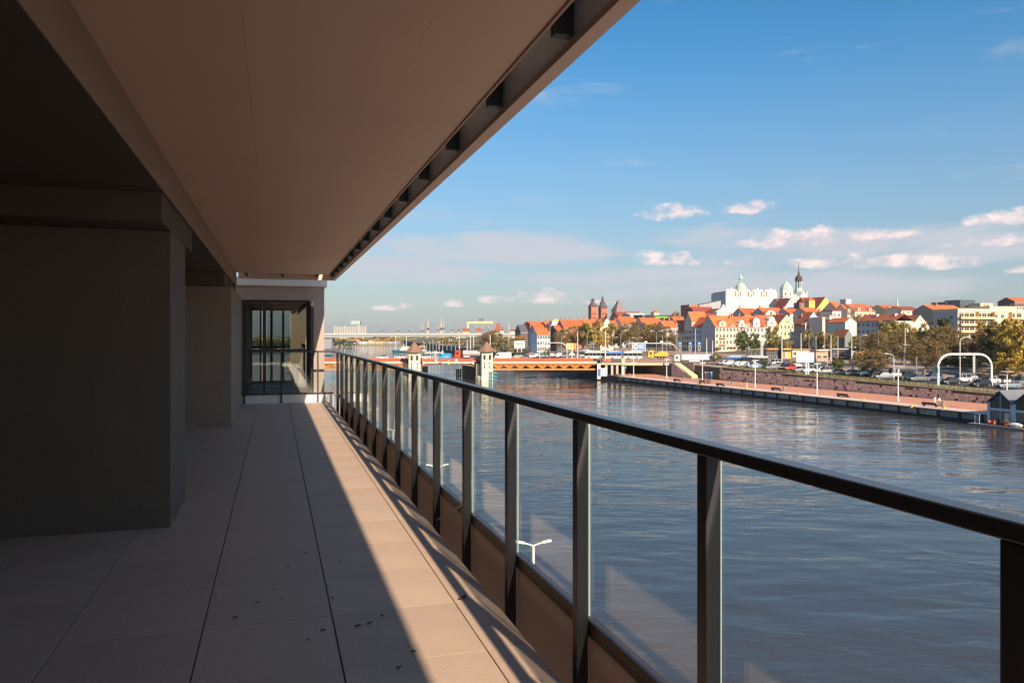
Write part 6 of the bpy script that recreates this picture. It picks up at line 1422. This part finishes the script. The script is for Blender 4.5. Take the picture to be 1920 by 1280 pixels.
t = thing('toilet_booth', 'blue and white door booth under the bridge end', 'booth', onprom(1131.5,705.0)); MB().box(-1.1,1.1,-.9,.9,0,2.9).build('booth_body', white_metal, t); MB().box(-.75,.75,-.95,-.902,.05,2.6).build('door', M('booth_blue', (.03,.16,.42), .5), t); MB().box(-.45,.45,-.99,-.952,.2,2.35).build('door_panel', white_metal, t); MB().box(-1.9,-1.11,-.8,.8,0,2.6).build('side_cabin', M('booth_blue', (.03,.16,.42), .5), t)
t = thing('traffic_sign', 'round blue sign on a thin post beside the underpass column', 'traffic sign', onprom(1172,704)); MB().cyl(0,0,0,2.6,.06,n=6).build('post', steel, t); o = MB().lathe([(.5,0),(.5,.05)], 14).build('sign_disc', M('sign_slate', (.10,.20,.30), .5), t); o.rotation_euler = (pi/2,0,0); o.location = (0,-.06,3.0)
# square: shelters, kiosks, tram mast, fences
def shelter(px0, px1, d, ytop, lab):
    x0 = (px0-960)/F*d; w = (px1-px0)/F*d; z = gz(x0,d); h = EZ+zy(ytop,d)-z; t = thing('bus_shelter', lab, 'bus shelter', (x0,d,z), .1)
    MB().box(-.2,w+.2,-.6,1.4,h,h+.18).build('roof', M('shelter_grey', (.32,.31,.30), .6), t)
    for q_ in range(5): MB().box(w*q_/4-.05,w*q_/4+.05,1.0,1.1,0,h-.001).build('post', steel, t)
    for q_ in range(4): MB().box(w*q_/4+.08,w*(q_+1)/4-.08,1.03,1.05,.3,h-.4).build('pane', glass, t)
    MB().box(w*.05,w*.95,.5,.9,.42,.5).build('bench', dkw, t); MB().box(-.1,.05,-.5,1,.3,h-.3).build('poster_case', M('shelter_poster', (.25,.29,.33), .5), t)
shelter(1530,1556,232,672,'grey roofed glass bus shelter right of the billboard'); shelter(1601,1634,228,676,'dark framed glass bus shelter beside the lamp post'); shelter(1403,1436,300,655,'green roofed tram shelter behind the white bus')
def kiosk(px0,px1,d,ytop,wl,rf,lab,sign=None):
    x0 = (px0-960)/F*d; w = (px1-px0)/F*d; z = gz(x0,d); h = EZ+zy(ytop,d)-z; t = thing('kiosk', lab, 'kiosk', (x0,d,z), .12)
    MB().box(0,w,0,3,-.5,h).build('wall', wl, t); MB().box(-.3,w+.3,-.8,3.2,h+.001,h+.3).build('roof', rf, t); n = max(2,int(w/1.8))
    for k in range(n): place(winmesh(w/n*.6,1.2), 'window', t, (w*(k+.5)/n,0,1.0))
    if sign: MB().box(w*.1,w*.9,-.9,-.81,h-.1,h+.45).build('sign_band', sign, t)
orr = M('kiosk_orange', (.66,.24,.05), .6)
kiosk(1436,1458,290,655,M('kiosk_dark', (.06,.055,.07), .6),orr,'dark kiosk with orange sign right of the white bus',orr); kiosk(1465,1484,290,655,M('kiosk_dark', (.06,.055,.07), .6),M('kiosk_blue', (.05,.14,.3), .6),'dark kiosk with yellow vending panels',ylw)
kiosk(1486,1520,330,655,sand,orr,'long low wall building with orange edge behind the billboard'); kiosk(1530,1554,285,657,salmon,white,'red brick snack kiosk with white roof and canopy',white); kiosk(1560,1590,300,655,M('kiosk_dark', (.06,.055,.07), .6),white,'dark market stall with white awning')
kiosk(1592,1622,310,652,darkw,white,'dark stall row with cream awnings below the grey house',white); kiosk(1625,1643,305,647,darkw,white,'white roofed stall beside the beige mast'); kiosk(1646,1660,300,648,salmon,ylw,'stall with bright yellow fascia beside the beige mast',ylw); kiosk(1661,1682,290,648,M('kiosk_steel', (.22,.32,.42), .6),white,'blue grey cabin with scalloped roof edge beside the brown tree')
t = thing('ticket_machine', 'orange and yellow vending panels before the dark kiosk', 'vending machine', P(1467,672,275)); 
for k,c in enumerate((M('poster_orange', (.68,.18,.05), .6), white, ylw)): MB().box(k*1.1,k*1.1+.95,0,.8,0,2.4).build('cabinet', c, t)
cm = thing('catenary_mast', 'grey catenary mast with cross arms and lamp heads beside the brown trees', 'mast', P(1695,693,245)); hc = (693-644)/F*245
MB().cyl(0,0,0,hc,.16,.12,7).build('pole', steel, cm)
for s_ in (-1,1): MB().tube([(0,0,hc-2.2),(s_*1.7,0,hc-.7)], .09, 5).build('arm', wp, cm)
MB().box(-.2,2.2,-.06,.06,hc-.5,hc-.38).build('crossarm', wp, cm); MB().lathe([(.3,hc-2.0),(.5,hc-1.7),(.3,hc-1.5)], 8).build('lamp_cluster', wp, cm)
for k,(px,d,y) in enumerate(((1113,330,640),(1108,335,645),(1250,300,640),(1180,300,640))):
    t = thing('catenary_mast', 'lattice tram mast with cross wires, '+('right of the bus roof','left of the bright mast','behind the orange lorry load','left of the blue billboard')[k], 'mast', ((px-960)/F*d,d,gz((px-960)/F*d,d))); h = EZ+zy(y,d)-t.location.z
    MB().cyl(0,0,0,h+1,.12,.1,6).build('pole', steel, t); MB().box(-2.2,2.2,-.05,.05,h-.1,h).build('crossarm', steel, t); MB().box(-1.9,1.9,-.05,.05,h-1.3,h-1.2).build('crossarm', steel, t)
    for s_ in (-1,1): MB().tube([(0,0,h-1.2),(s_*1.5,0,h-.1)], .05, 4).build('brace', steel, t)
fn = thing('park_fence', 'dark iron park fence under the trees behind the sign arch', 'fence', (*WS(56,10), gz(*WS(56,10))))
barm = MB()
for k in range(12): barm.box(k*.25,k*.25+.03,-.02,.02,0,1.3)
barm.box(0,3,-.02,.02,.15,.2).box(0,3,-.02,.02,1.1,1.15); bme = barm.mesh('fence_panel', black_metal)
for k in range(34): x,y = WS(56,10-3*k); place(bme,'fence_panel',fn,(x-fn.location.x,y-fn.location.y,gz(x,y)-fn.location.z), ar+pi)
for (px,yb,w_,lb) in ((1435,690,14,'low dark shrub among the parked cars left of the red ones'),(1620,702,18,'low dark shrub over the car beside the lamp post'),(1600,690,20,'brown shrub before the glass shelter'),(1846,716,16,'reddish shrub behind the black estate')):
    d = 22148/(yb-630+30.8)+2; tree('green2' if px < 1625 and px != 1600 else 'brown2', px, d, yb-17, w_, lb, cat='shrub')
# houseboat pair
hb = thing('boathouse', 'floating dark grey boathouse with twin gabled metal roofs and large glazed fronts', 'houseboat', (0,0,0)); hd = 137.0
p0 = Vector(((1851-960)/F*hd, hd)); hx = Vector((cos(-.19), sin(-.19))); hb.location = (p0.x, p0.y, .35); hb.rotation_euler = (0,0,-1.2)
slate = M('boathouse_slate', (.045,.055,.07), .6, var=.08, vs=1); frm = M('boathouse_frame', (.46,.52,.57), .5); zincr = M('zinc_roof', (.26,.27,.285), .5, .3, var=.08, vs=.6)
gw = 4.75
for k in range(3):
    x = k*gw; e = 4.0-.0*k; a = e+2.1
    MB().prism([(x,0),(x,e),(x+gw/2,a),(x+gw,e),(x+gw,0)], .25, 9, 'y').build('wall', slate, hb)
    fb_ = MB(); fb_.box(x,x+.45,-.02,.24,0,e); fb_.box(x+gw-.45,x+gw,-.02,.24,0,e); fb_.box(x+.46,x+gw-.46,-.02,.24,e-1.4,e-1.0); fb_.box(x+gw/2-.05,x+gw/2+.05,.1,.24,0,a-.4); fb_.build('front_frame', frm, hb)
    MB().prism([(x+.36,e-.99),(x+.36,e),(x+gw/2,a-.25),(x+gw-.36,e),(x+gw-.36,e-.99)], .19, .245, 'y').build('gable_window', glass_dark, hb)
    MB().box(x+.36,x+gw-.36,.19,.245,.1,e-1.36).build('glass_front', M('boathouse_glass', (.05,.075,.09), .1, spec=.8), hb)
    MB().prism([(x-.12,e-.05),(x+gw/2,a+.02),(x+gw/2,a+.16),(x-.12,e+.09)], -.15, 9.3, 'y').build('roof_slope', M('roof_edge_dark', (.03,.04,.055), .5) if k == 9 else zincr, hb)
    MB().prism([(x+gw+.0,e-.05),(x+gw/2,a+.02),(x+gw/2,a+.16),(x+gw+.0,e+.09)], -.15, 9.3, 'y').build('roof_slope', zincr, hb)
    for s_ in (0,1):
        mb = MB()
        for j in range(18): yj = .1+j*.52; xa = x+(gw if s_ else 0); mb.hexa([(min(xa,x+gw/2),yj,(e if not s_ else a)+.1),(max(xa,x+gw/2),yj,(a if not s_ else e)+.1),(max(xa,x+gw/2),yj+.04,(a if not s_ else e)+.1),(min(xa,x+gw/2),yj+.04,(e if not s_ else a)+.1),(min(xa,x+gw/2),yj,(e if not s_ else a)+.2),(max(xa,x+gw/2),yj,(a if not s_ else e)+.2),(max(xa,x+gw/2),yj+.04,(a if not s_ else e)+.2),(min(xa,x+gw/2),yj+.04,(e if not s_ else a)+.2)])
        mb.build('standing_seams', zincr, hb)
    bd = MB(); bd.prism([(x-.15,e-.25),(x+gw/2,a-.13),(x+gw/2,a+.04),(x-.15,e-.07)], -.22, -.16, 'y'); bd.prism([(x+gw+.05,e-.25),(x+gw/2,a-.13),(x+gw/2,a+.04),(x+gw+.05,e-.07)], -.23, -.165, 'y'); bd.build('barge_board', M('roof_edge_dark', (.03,.04,.055), .5), hb)
pt = MB(); pt.box(-2.4,15,-1.9,9.5,-1.0,-.02); pt.build('pontoon_deck', M('deck_grey', (.16,.14,.14), .85, var=.2, vs=1), hb)
for k in range(29): MB().box(-2.35+k*.6,-2.35+k*.6+.56,-1.85,.18,-.018,.02).build('deck_board', M('deck_board', (.30,.25,.22), .8, rnd=.2), hb)
def onhb(x,y): c,s_ = cos(-1.2),sin(-1.2); return (hb.location.x+x*c-y*s_, hb.location.y+x*s_+y*c, .37)
t = thing('armchair', 'orange armchair on the boathouse deck', 'chair', onhb(1.6,-.8), -1.2); oc = M('chair_orange', (.55,.14,.05), .7)
MB().box(-.5,.5,-.45,.45,.2,.5).build('seat', oc, t, bev=.05); MB().box(-.5,.5,.3,.5,.501,1.0).build('backrest', oc, t, bev=.05)
for s_ in (-1,1): MB().box(s_*.52-.08,s_*.52+.08,-.45,.45,.15,.75).build('armrest', oc, t); MB().box(s_*.4-.04,s_*.4+.04,-.4,-.3,0,.199).build('leg', dkw, t)
t = thing('board', 'tall pale board leaning beside the boathouse window', 'board', onhb(3.9,-.3), -1.2); MB().box(-.42,.42,0,.06,0,2.3).build('panel', M('board_pale', (.50,.45,.42), .7), t); MB().box(-.3,.3,.1,.5,0,.05).build('foot', dkw, t)
t = thing('planter', 'ochre flower planter with orange blooms before the second boathouse', 'planter', onhb(4.35,-1.0)); MB().lathe([(.35,0),(.45,.45)], 8).build('pot', oc, t); place(TK['orange'][0],'foliage',t,(0,0,.3),scale=(.16,.16,.09))
t = thing('steel_ladder', 'small white metal ladder rail at the end of the pontoon', 'ladder', onhb(-1.5,-1.2), -1.2)
for s_ in (0,.9): MB().cyl(s_,0,0,1.7,.035,n=6).build('rail', white_metal, t)
for z in (.5,1.0,1.65): MB().box(0,.9,-.03,.03,z,z+.06).build('rung', white_metal, t)
t = thing('dinghy', 'small white inflatable dinghy on the boathouse deck at the right edge', 'boat', onhb(5.9,-.9), -1.2); MB().lathe([(.1,0),(.5,.25),(.55,.55),(.2,.8)], 10).build('hull', white_metal, t); kids(t)[0].scale = (2.4,1,1); MB().box(-.8,.8,-.1,.1,.6,.66).build('bench', dkw, t)
rp = MB().tube([(0,0,0),(1.0,-1.2,-.9),(1.7,-2.4,-1.8)], .05, 5).build('mooring_rope', M('rope', (.5,.46,.42), .8)); rp.location = onprom(1766,767.5); rp.rotation_euler=(0,0,.3); tag(rp, 'pale mooring rope dropping from the bollard into the water', 'rope')

# lamps on the near quay
for k,(px,y,d) in enumerate(((1000,1010,31.2),(820,868,50.0),(737,801,70.0),(699,765,90.0))):
    x = (px-960)/F*d; h = EZ-(y-630)/F*d-PZ
    t = thing('quay_lamp', 'white double arm quay lamp below the balcony, '+('nearest','second','third','farthest')[k]+' one', 'lamp post', (x,d,PZ), .12, 'white double arm lamps on the near quay')
    MB().cyl(0,0,0,h-.25,.085,.055,10).build('pole', white_metal, t)
    for s_ in (-1,1):
        a = MB().tube([(0,0,h-.28),(s_*.42,0,h-.14)], .032, 6).build('arm', white_metal, t)
        MB().hexa([(s_*.38,-.1,h-.17),(s_*.76,-.1,h-.10),(s_*.76,.1,h-.10),(s_*.38,.1,h-.17),(s_*.38,-.07,h-.10),(s_*.74,-.07,h-.03),(s_*.74,.07,h-.03),(s_*.38,.07,h-.10)]).build('lamp_head', white_metal, a)
qr = thing('quay_guard_rail', 'thin white guard rail along the near quay edge', 'railing', (*B2W(13.5,20), PZ), TH)
MB().box(-.02,.02,-30,400,1.04,1.08).build('top_rail', white_metal, qr)
pq = MB().cyl(0,0,0,1.04,.025,n=6).mesh('post', white_metal)
for k in range(60): place(pq,'post',qr,(0,-20+2.4*k,0))

# ------------------------------------------------------------------ people
skin = M('skin', (.55,.33,.23), .6); hair = M('hair_dark', (.05,.03,.02), .8)
def person(px, yb, label, top, legs_, pose='walk', loc=None, rz=0.0, hairc=None, z=None, h=1.72):
    V = {'pel':(0,0,.93),'ch':(0,.0,1.32),'nk':(0,.0,1.48),'hd':(0,-.02,1.62),'ht':(0,-.02,1.72),
         'hl':(.1,0,.9),'kl':(.11,-.16,.5),'al':(.11,-.1,.1),'tl':(.12,-.27,.05),'hr':(-.1,0,.9),'kr':(-.11,.02,.5),'arr':(-.11,.26,.14),'tr':(-.12,.13,.04),
         'sl':(.19,0,1.4),'el':(.25,.12,1.14),'wl':(.24,.02,.9),'fl':(.24,-.02,.80),'sr':(-.19,0,1.4),'er':(-.25,-.1,1.14),'wr':(-.24,-.24,.94),'fr':(-.24,-.30,.86)}
    if pose == 'stand':
        V.update(kl=(.11,0,.5),al=(.12,.03,.1),tl=(.13,-.14,.04),kr=(-.11,0,.5),arr=(-.12,.03,.1),tr=(-.13,-.14,.04),el=(.25,.04,1.14),wl=(.2,-.16,1.0),fl=(.12,-.24,1.02),er=(-.25,.02,1.14),wr=(-.25,-.04,.88),fr=(-.25,-.07,.78))
    if pose == 'sit':
        V = {k:(x,y,z-.62) for k,(x,y,z) in V.items()}; V.update(kl=(.14,-.34,.52),al=(.14,-.42,.1),tl=(.15,-.58,.05),kr=(-.14,-.34,.5),arr=(-.14,-.5,.1),tr=(-.15,-.66,.05),el=(.26,-.1,.58),wl=(.18,-.32,.56),fl=(.15,-.4,.56),er=(-.26,-.1,.58),wr=(-.18,-.32,.55),fr=(-.15,-.4,.55))
    R = dict(pel=.15,ch=.16,nk=.065,hd=.10,ht=.08,hl=.095,kl=.065,al=.045,tl=.04,hr=.095,kr=.065,arr=.045,tr=.04,sl=.07,el=.048,wl=.036,fl=.035,sr=.07,er=.048,wr=.036,fr=.035)
    E = [('pel','ch'),('ch','nk'),('nk','hd'),('hd','ht'),('pel','hl'),('hl','kl'),('kl','al'),('al','tl'),('pel','hr'),('hr','kr'),('kr','arr'),('arr','tr'),('ch','sl'),('sl','el'),('el','wl'),('wl','fl'),('ch','sr'),('sr','er'),('er','wr'),('wr','fr')]
    ks = list(V); me = bpy.data.meshes.new('p'); me.from_pydata([V[k] for k in ks], [(ks.index(a),ks.index(b)) for a,b in E], [])
    o = bpy.data.objects.new('p', me); COL.objects.link(o); sk = o.modifiers.new('s','SKIN'); 
    for i,k in enumerate(ks): me.skin_vertices[0].data[i].radius = (R[k],R[k]*(.75 if k in ('ch','pel') else 1))
    me.skin_vertices[0].data[0].use_root = True
    sb = o.modifiers.new('u','SUBSURF'); sb.levels = 1; sb.render_levels = 1
    m2 = bpy.data.meshes.new_from_object(o.evaluated_get(bpy.context.evaluated_depsgraph_get())); bpy.data.objects.remove(o)
    m2.materials.clear()
    for mm in (skin, top, legs_, black_metal): m2.materials.append(mm)
    nz = V['nk'][2]; pz = V['pel'][2]
    for f in m2.polygons:
        c = f.center; f.use_smooth = True
        if c.z > nz-.02: f.material_index = 0
        elif abs(c.x) > .2 and c.z < V['wl'][2]+.03 and c.z > V['fl'][2]-.1 and pose != 'sit': f.material_index = 0
        elif c.z > pz+.02: f.material_index = 1
        elif c.z > .12: f.material_index = 2
        else: f.material_index = 3
    loc = loc or onprom(px,yb); t = thing('person', label, 'person', loc, rz); t.scale = (h/1.74,)*3
    place(m2,'body',t); H_ = V['hd']; MB().lathe([(.04,H_[2]+.13),(.10,H_[2]+.08),(.112,H_[2]+.0),(.09,H_[2]-.05)], 10, H_[0], H_[1]+.035).build('hair', hairc or hair, t, smooth=True)
    return t
jw = M('cloth_white', (.78,.76,.72), .8); jb = M('cloth_black', (.02,.02,.025), .8); jd = M('cloth_denim', (.05,.08,.15), .8); jr = M('cloth_red', (.45,.06,.04), .8); jt = M('cloth_tan', (.45,.34,.24), .8); jo = M('cloth_orange', (.65,.2,.05), .8)
person(1400.5,726.5,'person in white clothes walking along the promenade',jw,jw,'walk',rz=1.2); person(1388,722,'person in dark clothes walking left of the white clad walker',jb,jt,'walk',rz=.8)
person(1753,758,'person in a white coat standing left of the pair near the boathouse',jw,jw,'stand',rz=.3); person(1761,759.5,'person in a pale top and tan trousers, right of the pair near the boathouse',jw,jt,'stand',rz=-.4)
person(1627,734.5,'person in red top sitting at the foot of the stone wall',jr,jb,'sit',rz=.3)
for k,(px,d,a,b,lb) in enumerate(((1443,268,jo,jd,'person in orange jacket at the tram stop right of the bus'),(1447,269,jt,jb,'person in tan jacket beside the orange jacket at the stop'),(1471,245,jb,jd,'person in dark clothes crossing left of the pair by the masts'),(1474.5,244,jt,jt,'person in tan clothes in the middle of the crossing group'),(1478,245,jb,jd,'person in dark clothes on the right of the crossing group'),(1487,258,jb,jb,'person in black by the vending panels'),(1482,262,jo,jb,'person in orange top behind the crossing group'),(1462,270,jw,jd,'person in white top behind the white car'),(1640,292,jr,jb,'person in red beside the orange lorry'))):
    x = (px-960)/F*d; person(0,0,lb,a,b,'walk' if k % 2 else 'stand',loc=(x,d,gz(x,d)+.02),rz=k*.9)

# ------------------------------------------------------------------ air
hzb = MB().box(-7000, 7000, -450, 7000, -2.0, 112).build('haze', [])
hm = bpy.data.materials.new('haze_air'); hm.use_nodes = True; nt = hm.node_tree; nt.nodes.clear()
ho = nt.nodes.new('ShaderNodeOutputMaterial'); pv_ = nt.nodes.new('ShaderNodeVolumePrincipled'); pv_.inputs['Color'].default_value = (.80,.86,.95,1); pv_.inputs['Density'].default_value = .00007; pv_.inputs['Anisotropy'].default_value = .2
nt.links.new(pv_.outputs[0], ho.inputs['Volume']); hzb.data.materials.append(hm); hzb['kind'] = 'stuff'; hzb['label'] = 'thin pale blue haze over the river and the far harbour'
